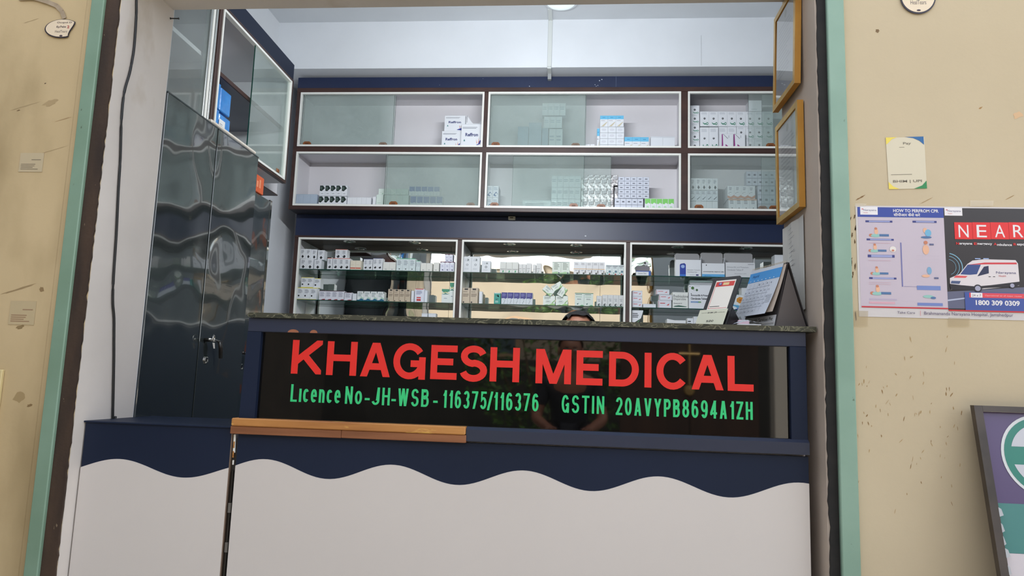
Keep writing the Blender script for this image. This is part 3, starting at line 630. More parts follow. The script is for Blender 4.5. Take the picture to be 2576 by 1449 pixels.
# ================================================================== COUNTER
YC = 2.25; RX = .735
ct = root('shop_counter', (-.18, YC, 0), 'navy and white shop counter with black sign panel and green marble top', 'counter')
CX0, CX1 = -1.058, .704
mt = MB()
prof = [(CX0+.014, 1.088), (CX1+.028, 1.088), (CX1+.028, 1.104), (CX0+.006, 1.104), (CX0+.000, 1.099), (CX0+.002, 1.091)]
mt.prism([(x, YC-.012, z) for x, z in prof], (0, .50, 0), M_MARBLE); mt.build('marble_top', ct)
BL, BR_, BB, BT = -1.012, .655, .762, 1.043
cb = lambda n, a, b, m_=M_NAVY, c=.0015: part(n, ct, a, b, m_, c)
cb('sign_rail', (CX0, YC, BT), (CX1, YC+.03, 1.088), M_NAVY_R); 
m = MB(); m.prism([(-1.064, YC, BB), (BL, YC, BB), (BL, YC, BT), (CX0, YC, BT)], (0, .03, 0), M_NAVY); m.build('sign_stile', ct)
cb('sign_stile', (BR_, YC, BB), (CX1, YC+.03, BT))
cb('acrylic_panel', (BL-.006, YC+.0165, BB-.004), (BR_+.006, YC+.0195, BT+.004), M_ACRYL, 0)
for (a, b) in (((BL, YC+.014, BB), (BL+.012, YC+.016, BT)),): pass
# moulding ledge under the sign: sloping top, square nose
m = MB(); m.prism([(-.326, YC-.012, .722), (-.326, YC-.012, .757), (-.326, YC+.0, .7655), (-.326, YC+.03, .7655), (-.326, YC+.03, .722)], (CX1+.326, 0, 0), M_NAVY_R); m.build('ledge_moulding', ct)
# bare wooden strips where the laminate is gone
m = MB(); m.cbox((-1.078, YC-.022, .741), (-.327, YC+.028, .7655), M_TIMBER, .003); m.build('timber_strip', ct)
m = MB(); m.cbox((-1.081, YC-.018, .716), (-.72, YC+.028, .7405), M_TIMBER2, .002); m.build('timber_strip', ct)
m = MB(); m.cbox((-.7195, YC-.018, .7165), (-.325, YC+.028, .7405), M_TIMBER2, .002); m.build('timber_strip', ct)
# front: navy board over the wavy white laminate
def wave_panels(par, x0, x1, ztop, f, zb, n):
    xs = [x0+(x1-x0)*i/n for i in range(n+1)]
    a = MB()
    for i in range(n): a.prism([(xs[i], YC+.002, f(xs[i])), (xs[i+1], YC+.002, f(xs[i+1])), (xs[i+1], YC+.002, ztop), (xs[i], YC+.002, ztop)], (0, .016, 0), M_NAVY)
    a.build('navy_board', par)
    b = MB()
    for i in range(n): b.prism([(xs[i], YC-.0005, zb), (xs[i+1], YC-.0005, zb), (xs[i+1], YC-.0005, f(xs[i+1])), (xs[i], YC-.0005, f(xs[i]))], (0, .0195, 0), M_WAVE)
    b.build('wavy_board', par)
fm = lambda x: .6135+.0262*math.cos((x+.555)/.411*2*math.pi)
wave_panels(ct, -1.062, CX1, .7155, fm, .0, 120)
cb('carcass', (-1.055, YC+.031, .02), (CX1, YC+.42, 1.0875), M_WHITE)
# raised lettering on the sign
def letter(ch, px0, px1, y0a, y1a, mat, name, bold, rim=None, squeeze=None):
    mid = (y0a+y1a)/2; a = atY(px0, mid, YC+.0165); b = atY(px1, mid, YC+.0165)
    zt = atY((px0+px1)/2, y0a, YC+.0165).z; zb = atY((px0+px1)/2, y1a, YC+.0165).z
    y = YC+.0142; W = b.x-a.x; H = zt-zb; mb = MB(); polys = glyph_polys(ch, W, H, bold) if len(ch) == 1 else word_polys(ch, W, H, bold)
    for k, q in enumerate(polys):
        P = [(a.x+u, y-(k % 24)*.00001, zb+v) for u, v in q]; mb.poly(P, mat); P = [(p[0], YC+.01445, p[2]) for p in P]
        for i in range(len(P)):
            p1_, p2_ = P[i-1], P[i]; mb.poly([p1_, (p1_[0], YC+.0164, p1_[2]), (p2_[0], YC+.0164, p2_[2]), p2_], rim or mat)
    return mb.build(name, ct)
BIG = [('K', 735, 810), ('H', 823, 898), ('A', 906, 985), ('G', 990, 1071), ('E', 1084, 1150), ('S', 1157, 1226), ('H', 1233, 1307), ('M', 1348, 1437), ('E', 1450, 1516), ('D', 1532, 1607), ('I', 1620, 1640), ('C', 1651, 1733), ('A', 1737, 1822), ('L', 1830, 1895)]
for ch, a, b in BIG:
    xm = (a+b)/2; t = (xm-772)/(1862-772)
    top = 856+t*(896-856); bot = 941+t*(984-941)
    if ch in 'GSC': top -= 2; bot += 3
    letter(ch, a, b, top, bot, M_RED, 'red_letter', .0212, M_REDE)
SM = [('Licence', 732, 857), ('No', 869, 911), ('-', 918, 930), ('JH', 936, 981), ('-', 985, 996), ('WSB', 1001, 1079), ('-', 1090, 1101), ('116375', 1114, 1224), ('/', 1226, 1240), ('116376', 1242, 1355), ('GSTIN', 1413, 1520), ('20AVYPB8694A1ZH', 1549, 1893)]
for ch, a, b in SM:
    xm = (a+b)/2; t = (xm-732)/(1893-732)
    top = 966+t*(1012-966); bot = 1010+t*(1057-1010)
    if ch == '-': top, bot = 993+t*45, 1000+t*45
    if ch == '/': top -= 1; bot += 2
    letter(ch, a, b, top, bot, M_GREEN, 'green_lettering', .0068, plain((120, 240, 180), .4))
# two grey ends of the sign board's inner edge
for px0, px1 in ((724, 752), (780, 799)):
    a = atY(px0, 836, YC); b = atY(px1, 836, YC); n = 8; r = (b.x-a.x)/2; m = MB()
    m.prism([(a.x+r-r*math.cos(3.1416*i/n), YC-.0005, BT+.0005+.010*math.sin(3.1416*i/n)) for i in range(n+1)], (0, -.0012, 0), plain((150, 92, 62), .6)); m.build('brown_tape_scrap', ct)
# hinged flap
fl = root('counter_flap', (-1.32, YC, 0), 'hinged navy and white counter flap beside the left wall lining', 'counter flap')
ff = lambda x: .5955+.0245*math.cos((x+1.452)/.44*2*math.pi)
wave_panels(fl, -1.580, -1.084, .732, ff, .0, 50)
part('flap_top', fl, (-1.584, YC-.004, .732), (-1.082, YC+.38, .7375), M_NAVY, .001)
part('carcass', fl, (-1.578, YC+.0195, .02), (-1.09, YC+.36, .7315), M_WHITE, 0)
part('edge_strip', fl, (-1.084, YC+.001, 0), (-1.0815, YC+.018, .73), plain((120, 100, 84), .6))
hg = MB(); hg.box((-1.078, YC+.010, .0), (-1.0645, YC+.014, .70), plain((38, 32, 30), .6))
hg.tube([(-1.072, YC+.006, .03), (-1.072, YC+.006, .60)], .0045, M_DKMETAL, 8); hg.tube([(-1.074, YC+.008, .655), (-1.076, YC+.008, .712)], .004, M_ALU, 8)
for z in (.35, .47): hg.box((-1.0755, YC+.0005, z), (-1.0665, YC+.006, z+.03), plain((96, 92, 86), .5))
hg.box((-1.074, YC+.002, .618), (-1.070, YC+.006, .632), plain((225, 222, 214)))
for z in (.64, .67): hg.box((-1.0765, YC+.003, z), (-1.0725, YC+.007, z+.02), M_TIMBER)
tag(hg.build('piano_hinge'), 'dark worn metal hinge in the gap between flap and counter', 'hinge')

# ================================================================== CABLE, NAIL, STICKER ON THE LEFT LINING
pts = []
for p in [(345, -20), (343.5, 0), (343, 43), (338, 116), (333, 150), (326, 185), (313, 232), (306, 298), (303, 397), (298, 480), (293, 587), (286, 694), (284, 758), (287, 801), (286.8, 860), (286.6, 908), (285, 990), (284, 1066)]:
    q = atX(*p, OL+.008); pts.append((OL+.008, q.y, q.z))
pts = [(OL+.008, 2.26, 2.31)]+[p for p in pts if p[2] < 2.3]+[(OL+.008, 2.402, .745)]
sm = []
for i in range(len(pts)-1):
    a, b = Vector(pts[i]), Vector(pts[i+1])
    p0 = Vector(pts[i-1]) if i else a; p3 = Vector(pts[i+2]) if i+2 < len(pts) else b
    for k in range(4):
        t = k/4; sm.append(.5*((2*a)+(b-p0)*t+(2*p0-5*a+4*b-p3)*t*t+(3*a-p0-3*b+p3)*t*t*t))
sm.append(Vector(pts[-1]))
m = MB(); m.tube(sm, .0042, M_CABLE, 8); tag(m.build('power_cable', smooth=True), 'black power cable hanging down the left wall lining', 'cable')
q = atX(452, 71.5, OL); m = MB(); m.tube([(OL+.0005, 2.49, q.z+.004), (OL+.035, 2.49, q.z+.003)], .0022, M_DKMETAL); m.lathe((OL+.035, 2.49, q.z+.003), (1, 0, 0), [(.004, 0), (.004, .002)], M_DKMETAL, 10)
m.lathe((OL+.0005, 2.49, q.z+.004), (1, 0, 0), [(.0045, 0), (.004, .003)], M_DKMETAL, 10)
tag(m.build('wall_nail'), 'dark nail sticking out of the left wall lining near the top', 'nail')
P = [atX(x, y, OL+.0006) for x, y in ((343, 429), (357, 421), (356, 435.5))]
m = MB(); m.prism(P, (.0004, 0, 0), plain((44, 122, 78), .4)); tag(m.build('green_sticker'), 'small green triangular sticker corner left on the wall lining', 'sticker')
m = MB(); P = [atX(x, y, OL+.0004) for x, y in ((317, 415), (322, 308), (364, 330), (357, 425))]
m.poly([tuple(p) for p in P], noisy('paint_patch', (206, 202, 194), (212, 208, 200), 3, .7)); o = m.build('paint_patch', jl)
m = MB(); pp = [atX(x, y, OL) for x, y in ((333, 0), (318, 150), (306, 240), (297, 400))]
for i in range(3):
    a, b = pp[i], pp[i+1]; m.poly([(OL+.0004, a.y, a.z), (OL+.0004, a.y+.0016, a.z), (OL+.0004, b.y+.0016, b.z), (OL+.0004, b.y, b.z)], plain((168, 156, 150), .8))
m.build('hairline_crack', jl)

# ================================================================== PICTURE FRAMES AND SHEET ON THE RIGHT LINING
def gilt_frame(label, y0, y1, z0, z1, xf, tilt):
    t = root('picture_frame', (xf+.02, (y0+y1)/2, z0), label, 'picture frame')
    # faces -X; built flat then leaned by shifting top in x
    sh = lambda x, z: x+tilt*(z-z0)/(z1-z0)
    w = .020
    def bar(pts, name='frame_bar'):
        mb = MB(); n = len(pts)
        f_ = [(sh(xf, z), y, z) for y, z in pts]; b_ = [(sh(xf+.020, z), y, z) for y, z in pts]
        i_ = [(sh(xf-.003, z), y, z) for y, z in pts]
        mb.add(f_+b_, [tuple(range(n)), tuple(range(n, 2*n))[::-1]], M_GOLD)
        for i in range(n): j = (i+1) % n; mb.add([f_[i], f_[j], b_[j], b_[i]], [(0, 1, 2, 3)], M_GOLD_S)
        return mb.build(name, t)
    bar([(y0, z0), (y1, z0), (y1-w, z0+w), (y0+w, z0+w)]); bar([(y0, z1), (y1, z1), (y1-w, z1-w), (y0+w, z1-w)])
    bar([(y0, z0), (y0+w, z0+w), (y0+w, z1-w), (y0, z1)]); bar([(y1, z0), (y1-w, z0+w), (y1-w, z1-w), (y1, z1)])
    mb = MB(); mb.add([(sh(xf+.006, z), y, z) for y, z in ((y0+w, z0+w), (y1-w, z0+w), (y1-w, z1-w), (y0+w, z1-w))], [(0, 1, 2, 3)], noisy('certificate_paper', (186, 188, 186), (198, 200, 198), 3, .6)); pa = mb.build('certificate', t)
    fa = MB(); F = Face(fa, (sh(xf+.006, z0)-.0003, y1, z0), (0, -1, 0), (tilt/(z1-z0), 0, 1), 0)
    wd_ = y1-y0; ht = z1-z0
    F.lines(.05, ht*.25, wd_-.05, ht*.8, 14, plain((168, 170, 170), .7), 3)
    F.disc(wd_/2, ht*.87, .014, plain((160, 160, 150), .6)); fa.build('printing', t)
    mb = MB(); mb.add([(sh(xf+.003, z), y, z) for y, z in ((y0+w*.9, z0+w*.9), (y1-w*.9, z0+w*.9), (y1-w*.9, z1-w*.9), (y0+w*.9, z1-w*.9))], [(0, 1, 2, 3)], M_PICGLASS); mb.build('glass', t)
    mb = MB(); mb.add([(sh(xf+.0195, z), y, z) for y, z in ((y0+.004, z0+.004), (y1-.004, z0+.004), (y1-.004, z1-.004), (y0+.004, z1-.004))], [(0, 1, 2, 3)], plain((90, 70, 50), .8)); mb.build('backing', t)
gilt_frame('lower gilt picture frame holding a pale certificate on the right wall lining', 2.318, 2.578, 1.497, 1.858, .713, 0.0)
gilt_frame('upper gilt picture frame above the lower gilt one, cut by the picture top', 2.315, 2.575, 1.914, 2.275, .705, .010)
sh_ = MB(); PL = plain((206, 204, 198), .35)
cols = [(2.34, .004), (2.40, .001), (2.46, .008), (2.52, .003), (2.566, .006)]
X_ = OR_-.009
for i in range(4):
    (ya, da), (yb, db) = cols[i], cols[i+1]
    sh_.poly([(X_-da, ya, 1.17), (X_-db, yb, 1.165), (X_-db, yb, 1.478), (X_-da, ya, 1.478)], PL)
F = Face(sh_, (X_-.0085, 2.555, 1.175), (0, -1, 0), (0, 0, 1), 0)
for k in range(15): F.pg([(.07, .2805-k*.016), (.10+.015*((k*7) % 3), .2855-k*.016), (.10+.015*((k*7) % 3), .2843-k*.016), (.07, .2792-k*.016)], plain((112, 116, 124), .6))
tag(sh_.build('price_sheet'), 'handwritten sheet in a clear sleeve hanging under the gilt frames', 'sheet')

# ================================================================== THINGS ON THE COUNTER TOP
ZT = 1.1045
def oriented(mb, B, R, T): return lambda x, z, d=0: tuple(Vector(B)+Vector(R)*x+Vector(T)*z+Vector(R).cross(Vector(T)).normalized()*d)
# payment standee: black board leaning back with a cream front card
a_, b_ = .743, .537
R_ = (math.cos(a_), -math.sin(a_), 0); Tt = (math.sin(b_)*math.sin(a_), math.sin(b_)*math.cos(a_), math.cos(b_))
B0 = Vector((.397, 2.36, ZT+.001)); W_, H_ = .104, .200
st = root('payment_standee', tuple(B0), 'black payment standee with red topped card leaning back on the counter', 'standee')
mb = MB(); f = oriented(mb, B0, R_, Tt)
prof = [(0, .0), (W_, .0), (W_, H_-.008), (W_-.008, H_), (.008, H_), (0, H_-.008)]
mb.prism([f(x, z, -.004) for x, z in prof], Vector(f(0, 0, 0))-Vector(f(0, 0, -.004)), M_BLACK); mb.build('board', st)
lg = MB(); bk = Vector((math.sin(a_), math.cos(a_), 0))
e = B0+Vector(R_)*W_
lg.prism([e+Vector((0, 0, .001)), e+bk*.105+Vector((0, 0, .001)), Vector(f(W_, .075, -.002))], Vector(R_)*-.003, M_BLACK); 
e2 = B0; lg.prism([e2+Vector((0, 0, .001)), e2+bk*.105+Vector((0, 0, .001)), Vector(f(0, .075, -.002))], Vector(R_)*.003, M_BLACK); lg.build('side_gusset', st)
mb = MB(); F = Face(mb, f(.0, .062), R_, Tt, .0006)
cw = W_
F.rect(.014, .004, cw-.016, .124, plain((232, 226, 214), .4)); F.up()
F.rect(.017, .008, .0185, .118, plain((205, 66, 60))); F.rect(.017, .008, cw-.019, .0095, plain((205, 66, 60)))
F.rect(.0185, .098, cw-.019, .118, plain((204, 62, 56), .5)); F.up(); F.rect(.028, .103, .039, .115, plain((58, 60, 130))); F.up(); F.lines(.030, .105, .037, .113, 2, plain((230, 230, 240)))
F.rect(.044, .103, .066, .114, plain((226, 196, 140)))
F.lines(.022, .012, cw-.028, .017, 1, plain((80, 76, 70))); mb.build('red_topped_card', st)
mb = MB(); F = Face(mb, Vector(f(0, 0))+Vector((0, 0, 0)), R_, Tt, .006); CR = plain((206, 206, 182), .5)
F.rect(-.006, 0, W_*.93, .062, CR); F.up()
INK = plain((40, 42, 38), .6)
F.text('SCAN WITH', .004, .0475, .024, .0505, INK); F.text('BHIM UPI', .027, .0465, .060, .052, INK, .02); F.text('ACCEPTED HERE', .063, .0475, .088, .0505, INK)
F.text('powered by', .036, .0225, .050, .0228, INK); F.text('SUDO', .032, .0115, .058, .020, INK, .03); mb.build('cream_card', st)
# tent calendar
a_, b_ = 1.24, .235
Rc = Vector((math.cos(a_), -math.sin(a_), 0)); bkc = Vector((math.sin(a_), math.cos(a_), 0))
Tc = bkc*math.sin(b_)+Vector((0, 0, math.cos(b_))); Bc = Vector((.560, 2.475, ZT+.001)); Wc, Hc = .196, .214
cal = root('desk_calendar', tuple(Bc), 'blue topped spiral desk calendar standing tent like at the counter end', 'calendar')
fc = lambda x, z, d=0: Bc+Rc*x+Tc*z+Rc.cross(Tc).normalized()*d
mb = MB(); mb.prism([fc(0, 0, -.002), fc(Wc, 0, -.002), fc(Wc, Hc, -.002), fc(0, Hc, -.002)], Rc.cross(Tc).normalized()*.002, plain((56, 52, 52), .6)); mb.build('front_board', cal)
ap = fc(0, Hc, -.003); ft = Bc+bkc*(2*Hc*math.sin(b_)+.02)
mb = MB(); n_ = bkc*.002; mb.prism([ap, ap+Rc*Wc, ft+Rc*Wc, ft], n_, plain((58, 54, 54), .7)); mb.build('back_board', cal)
gs = MB(); gs.prism([Bc+Rc*(Wc-.004)+bkc*.004, ft+Rc*(Wc-.004)-bkc*.004, ap+Rc*(Wc-.004)-Vector((0, 0, .02))], Rc*.001, plain((96, 90, 88), .7)); gs.build('inner_fold', cal)
mb = MB(); F = Face(mb, fc(0, 0, .0008), Rc, Tc, 0); PW = plain((206, 206, 206), .5)
F.rect(.012, .004, Wc-.004, .040, PW); F.up(); F.rect(.045, .006, Wc-.006, .018, plain((196, 194, 190))); F.up(); F.text('Health Services Pvt', .05, .022, Wc-.02, .034, INK, .01); F.lines(.11, .008, Wc-.01, .014, 2, plain((110, 110, 110)))
F.disc(.028, .026, .008, INK); mb.build('printed_base', cal)
def sheet(par, name, x0, x1, z0, z1, curl, mat, draw=None, d0=.002):
    n = 10; mb = MB()
    def P(x, t, e=0):   # t 0 top .. 1 bottom; page hangs free from the rings and swings out
        z = z1-(z1-z0)*t; return fc(x, z, d0+curl*t**1.6+e)
    for i in range(n):
        mb.poly([P(x0, (i+1)/n), P(x1, (i+1)/n), P(x1, i/n), P(x0, i/n)], mat)
    if draw: draw(mb, P)
    return mb.build(name, par)
sheet(cal, 'lower_leaf', .0, Wc-.002, .045, Hc-.006, .016, plain((196, 180, 164), .6))
def draw(mb, P):
    w = Wc-.016; 
    def r(x0, x1, t0, t1, m_, e=.0005):
        k = max(1, int((t1-t0)*10)); 
        for i in range(k):
            ta = t0+(t1-t0)*i/k; tb = t0+(t1-t0)*(i+1)/k; mb.poly([P(x0, tb, e), P(x1, tb, e), P(x1, ta, e), P(x0, ta, e)], m_)
    r(0, w, .07, .27, plain((70, 150, 214), .5)); g = plain((150, 156, 166), .6)
    for k in range(7): r(.012+k*.022, .018+k*.022, .235, .25, plain((214, 226, 236)), .0008)
    vs, fs = text_shape('April', .0); mb.add([P(.020+.036*u, .19-.07*v, .0009) for u, v in vs], fs, plain((30, 70, 130)))
    for t in (.40, .54, .68, .82): r(.008, w-.04, t, t+.006, g)
    for k in range(1, 7): r(k*.022, k*.022+.0008, .30, .93, g)
    num = 1
    for rr in range(5):
        for k in range(7):
            if (rr, k) < (0, 3) or num > 30: continue
            vs, fs = text_shape(str(num), .01); tt = .36+rr*.14
            mb.add([P(.006+k*.022+.008*u, tt-.032*v, .0009) for u, v in vs], fs, plain((140, 146, 158))); num += 1
    for k in range(8): r(w-.034, w-.008, .60+k*.022, .607+k*.022, g)
sheet(cal, 'month_page', .0, Wc-.016, .035, Hc-.002, .030, plain((204, 210, 218), .55), draw, .004)
sp = MB()
for k in range(26):
    c = fc(.006+k*(Wc-.014)/25, Hc, .001); n3 = Rc.cross(Tc).normalized()
    sp.tube([c+Vector((0, 0, -.006))+n3*.004, c+Vector((0, 0, .004))+n3*.003, c+Vector((0, 0, .005))-n3*.004, c+Vector((0, 0, -.005))-n3*.007], .0008, plain((214, 206, 188), .4, .3), 5)
o = sp.build('spiral_ring', cal); o['kind'] = 'stuff'
cp = MB(); q = fc(.062, .03, .036); cp.prism([q+Vector((-.010, 0, .006)), q+Vector((.010, 0, .006)), q+Vector((.004, 0, -.008)), q+Vector((-.004, 0, -.008))], (0, -.003, 0), plain((180, 188, 196), .3)); cp.build('page_clip', cal)
# clear packet lying in front of the calendar
pk = MB(); rd = random.Random(4)
x0, x1, y0, y1 = .495, .575, 2.245, 2.30
gx, gy = 12, 5
Pv = [[(x0+(x1-x0)*i/gx, y0+(y1-y0)*j/gy+rd.uniform(-.001, .001), ZT+.004+.016*math.sin(3.14*min(1, max(0, i/gx)))*(.4+.6*j/gy)+rd.uniform(0, .0025)) for j in range(gy+1)] for i in range(gx+1)]
for i in range(gx):
    for j in range(gy): pk.poly([Pv[i][j], Pv[i+1][j], Pv[i+1][j+1], Pv[i][j+1]], M_FILM)
pk.box((x0+.004, y0+.003, ZT+.0005), (x1-.004, y1-.003, ZT+.0035), plain((210, 212, 214), .4))
tag(pk.build('plastic_packet'), 'crumpled clear packet lying between the standee and calendar', 'packet')
pl = MB(); pl.cbox((.520, 2.33, ZT+.0005), (.556, 2.352, ZT+.024), plain((226, 196, 208), .4), .003); tag(pl.build('eraser_block'), 'small pinkish white block behind the clear packet', 'block')

# ================================================================== PAPERS ON THE CREAM WALL
YP = YW-.0015
def Q(x, y, Y=YP): return atY(x, y, Y)
def flat(name, pts, Y, mat, label=None, cat=None, par=None, th=.0008):
    mb = MB(); mb.prism([(x, Y, z) for x, z in pts], (0, th, 0), mat); return mb
# health poster
def Z4(x, y): p = Q(2130+x/4.529, 500+y/4.529); return p.x, p.z
po = root('health_poster', (.842, YP, 1.13), 'wide two part first aid and ambulance poster taped to the cream wall', 'poster')
PX0, PZ0, PZ1 = .842, 1.134, 1.472; PX1 = 1.46
part('backing_sheet', po, (PX0, YP, PZ0), (PX1, YP+.001, PZ1), plain((200, 194, 192), .35))
mb = MB(); F = Face(mb, (0, YP, 0), (1, 0, 0), (0, 0, 1))
def R4(x0, y0, x1, y1, m_):
    a = Z4(x0, y0); b = Z4(x1, y1); F.rect(min(a[0], b[0]), min(a[1], b[1]), max(a[0], b[0]), max(a[1], b[1]), m_)
BLUEP = plain((46, 66, 148), .35); LIL = plain((190, 178, 188), .35); WH = plain((224, 220, 220), .35)
zx = lambda x, y=650: Z4(x, y)[0]; zz = lambda y, x=600: Z4(x, y)[1]
xm = 1.0955
F.rect(PX0+.006, zz(1250), xm, zz(212, 130), LIL); F.rect(PX0+.005, zz(212), xm, PZ1-.0045, BLUEP); F.up()
def logo(x0, x1):
    F.rect(x0, zz(186), x1, PZ1-.003, WH); F.up(); F.text('Narayana', x0+.009, zz(150), x1-.004, zz(122), plain((60, 56, 110))); F.text('Health', x0+.009, zz(168), x0+.022, zz(157), plain((190, 80, 80)))
    F.poly if 0 else None; F.pg([(x0+.003, zz(122)), (x0+.007, zz(116)), (x0+.010, zz(122)), (x0+.006, zz(128))], plain((196, 60, 70)))
logo(zx(170), zx(370)); 
F.text('HOW TO PERFROM CPR', zx(548), zz(154), zx(1068), zz(118), WH, .02); F.text('सीपीआर कैसे करें', zx(552), zz(200), zx(856), zz(162), WH, .02)
BT2 = plain((52, 58, 120), .4)
for (x0, y0, x1, y1) in ((212, 246, 520, 272), (225, 453, 536, 478), (238, 636, 546, 672), (255, 893, 566, 920), (748, 250, 1024, 276)):
    R4(x0, y0, x1, y1, BT2); F.up(); a = Z4(x0+40, y1-7); b = Z4(x1-30, y0+7); F.rect(a[0], a[1], b[0], b[1], plain((150, 156, 196))); F.k -= 1
R4(798, 990, 1070, 1044, plain((110, 130, 184), .4)); R4(804, 1184, 1094, 1224, plain((110, 126, 180), .4))
R4(255, 1134, 570, 1158, plain((176, 164, 184))); R4(255, 1170, 550, 1200, plain((206, 160, 172)))
R4(622, 500, 628, 1002, plain((110, 110, 160))); R4(650, 998, 800, 1004, plain((110, 110, 160))); 
SK = plain((222, 172, 140)); PANT = plain((74, 108, 150)); TEAL = plain((140, 186, 176)); HAIR = plain((190, 120, 90))
def lying(x, y, s=1):   # figure lying, another kneeling over it
    def e(cx, cy, rx, ry, m_): c = Z4(x+cx*s, y+cy*s); F.disc(c[0], c[1], rx*s*.000258, m_, ry*s*.000258)
    e(0, 0, 22, 18, HAIR); e(55, 5, 55, 20, TEAL); e(60, -42, 22, 34, SK); F.up(); e(55, -75, 16, 14, HAIR); F.k -= 1; R4(x+95*s, y-12*s, x+205*s, y+16*s, PANT)
lying(275, 415); lying(268, 590, .9); lying(290, 850, .9); lying(290, 1075, 1.05)
for (cx, cy, rx, ry, m_) in ((890, 360, 22, 30, SK), (925, 390, 36, 42, plain((110, 170, 200))), (905, 440, 60, 14, PANT), (900, 580, 36, 58, SK), (898, 500, 22, 22, HAIR), (940, 820, 26, 44, plain((120, 160, 190))), (930, 1115, 60, 18, TEAL), (985, 1130, 30, 14, PANT), (525, 575, 36, 34, plain((220, 214, 206))), (525, 590, 16, 12, HAIR), (900, 880, 44, 16, SK)):
    c = Z4(cx, cy); F.disc(c[0], c[1], rx*.000258, m_, ry*.000258)
for x, y in ((1020, 905), (965, 522)): R4(x-25, y-10, x+25, y+10, plain((90, 96, 130)))
for y in (500, 700, 950, 970): R4(250, y, 500, y+8, plain((204, 168, 180)))
R4(790, 650, 1050, 655, plain((150, 140, 160))); R4(790, 690, 1050, 695, plain((150, 140, 160))); R4(790, 720, 1050, 725, plain((200, 150, 165)))
F.rect(PX0+.008, zz(1246), xm, zz(1232), plain((190, 40, 46), .4)); F.up()
mb.build('left_print', po)
mb = MB(); F = Face(mb, (0, YP, 0), (1, 0, 0), (0, 0, 1))
F.rect(xm, PZ0+.026, PX1-.004, PZ1-.0045, plain((46, 42, 44), .3)); F.up()
F.pg([(xm, zz(1060, 1200)), (PX1-.004, zz(960, 1900)), (PX1-.004, zz(1250, 1900)), (xm, zz(1250, 1200))], plain((96, 98, 120), .3)); F.up()
F.pg([(xm, zz(1150, 1200)), (zx(1320), zz(1125, 1300)), (zx(1320), zz(1140, 1300)), (xm, zz(1168, 1200))], plain((170, 176, 196))); F.pg([(zx(1900), zz(1080, 1900)), (PX1-.004, zz(1030, 2000)), (PX1-.004, zz(1045, 2000)), (zx(1900), zz(1092, 1900))], plain((190, 194, 206)))
for r1, r2 in ((.043, .0405), (.034, .0325), (.024, .023)):
    c = (zx(1150, 800), zz(780, 1200)); 
    for i in range(14):
        a, b = -1.2+2.6*i/14, -1.2+2.6*(i+1)/14
        F.pg([(c[0]+r1*math.cos(a), c[1]+r1*math.sin(a)), (c[0]+r1*math.cos(b), c[1]+r1*math.sin(b)), (c[0]+r2*math.cos(b), c[1]+r2*math.sin(b)), (c[0]+r2*math.cos(a), c[1]+r2*math.sin(a))], plain((120, 168, 190)))
logo(zx(1136), zx(1340))
REDP = plain((216, 38, 38), .35); k_ = F.k
tw = (zx(1450)-zx(1240)); 
for i, ch in enumerate('NEAR'):
    x0 = zx(1240)+i*tw*.985; F.k = k_; F.rect(x0, zz(462, 1340+200*i), x0+tw*.975, zz(270, 1340+200*i), REDP); F.up(); F.text(ch, x0+tw*.22, zz(440, 1340+200*i), x0+tw*.76, zz(300, 1340+200*i), WH)
xw = zx(1250)
for wd_, full in (('N', 'arayana'), ('E', 'mergency'), ('A', 'mbulance'), ('R', 'esponse')):
    F.text(wd_, xw, zz(528, 1500), xw+.0085, zz(500, 1500), REDP, .02); F.text(full, xw+.0095, zz(534, 1500), xw+.0095+.0052*len(full), zz(506, 1500), WH, .02); xw += .0095+.0052*len(full)+.0045
# ambulance
def PG(pts, m_): F.pg([Z4(*p) for p in pts], m_)
VAN = plain((214, 206, 206), .3); DK = plain((40, 38, 44), .3)
PG([(1172, 905), (1280, 860), (1370, 745), (1430, 705), (1560, 690), (1920, 700), (1948, 740), (1965, 940), (1960, 990), (1560, 1030), (1190, 1035), (1175, 985)][::-1], VAN); F.up()
PG([(1172, 970), (1300, 985), (1470, 1000), (1640, 985), (1965, 945), (1963, 985), (1900, 1003), (1560, 1020), (1440, 1045), (1200, 1040), (1178, 1015)][::-1], DK)
PG([(1290, 862), (1375, 752), (1525, 752), (1480, 860), (1400, 868)][::-1], plain((62, 80, 130), .2)); PG([(1485, 885), (1560, 775), (1612, 765), (1616, 850)][::-1], plain((50, 56, 84), .2))
PG([(1380, 752), (1570, 728), (1930, 728), (1935, 748), (1600, 748), (1400, 752)][::-1], plain((200, 56, 64))); PG([(1215, 900), (1240, 875), (1375, 882), (1350, 902)][::-1], plain((214, 80, 80)))
PG([(1182, 965), (1190, 935), (1296, 938), (1280, 972)][::-1], plain((70, 84, 120))); F.up()
for cx, cy, r in ((1490, 1022, 44), (1882, 990, 34)):
    c = Z4(cx, cy); F.disc(c[0], c[1], r*.000265, DK); F.up(); F.disc(c[0], c[1], r*.00018, plain((156, 156, 176))); 
a = Z4(1700, 862); b = Z4(1924, 832); F.text('Narayana', a[0], a[1], b[0], b[1], plain((80, 76, 120))); a = Z4(1730, 890); b = Z4(1810, 872); F.text('Health', a[0], a[1], b[0], b[1], plain((190, 90, 90)))
for x in (1625, 1675): R4(x-12, 885, x+12, 892, DK)
for x in (1490, 1585): R4(x-34, 678, x+30, 690, plain((150, 170, 210)))
F.rect(zx(1318), PZ0+.0265, PX1-.004, zz(1070, 1600), plain((66, 84, 150), .3)); F.up()
F.rect(zx(1368), zz(1130, 1600), PX1-.03, zz(1076, 1600), plain((214, 74, 84), .3)); F.up(); F.rect(zx(1386), zz(1126, 1450), zx(1516), zz(1072, 1450), WH); F.up(); F.text('24 x 7', zx(1400), zz(1114, 1450), zx(1500), zz(1088, 1450), plain((90, 60, 80)))
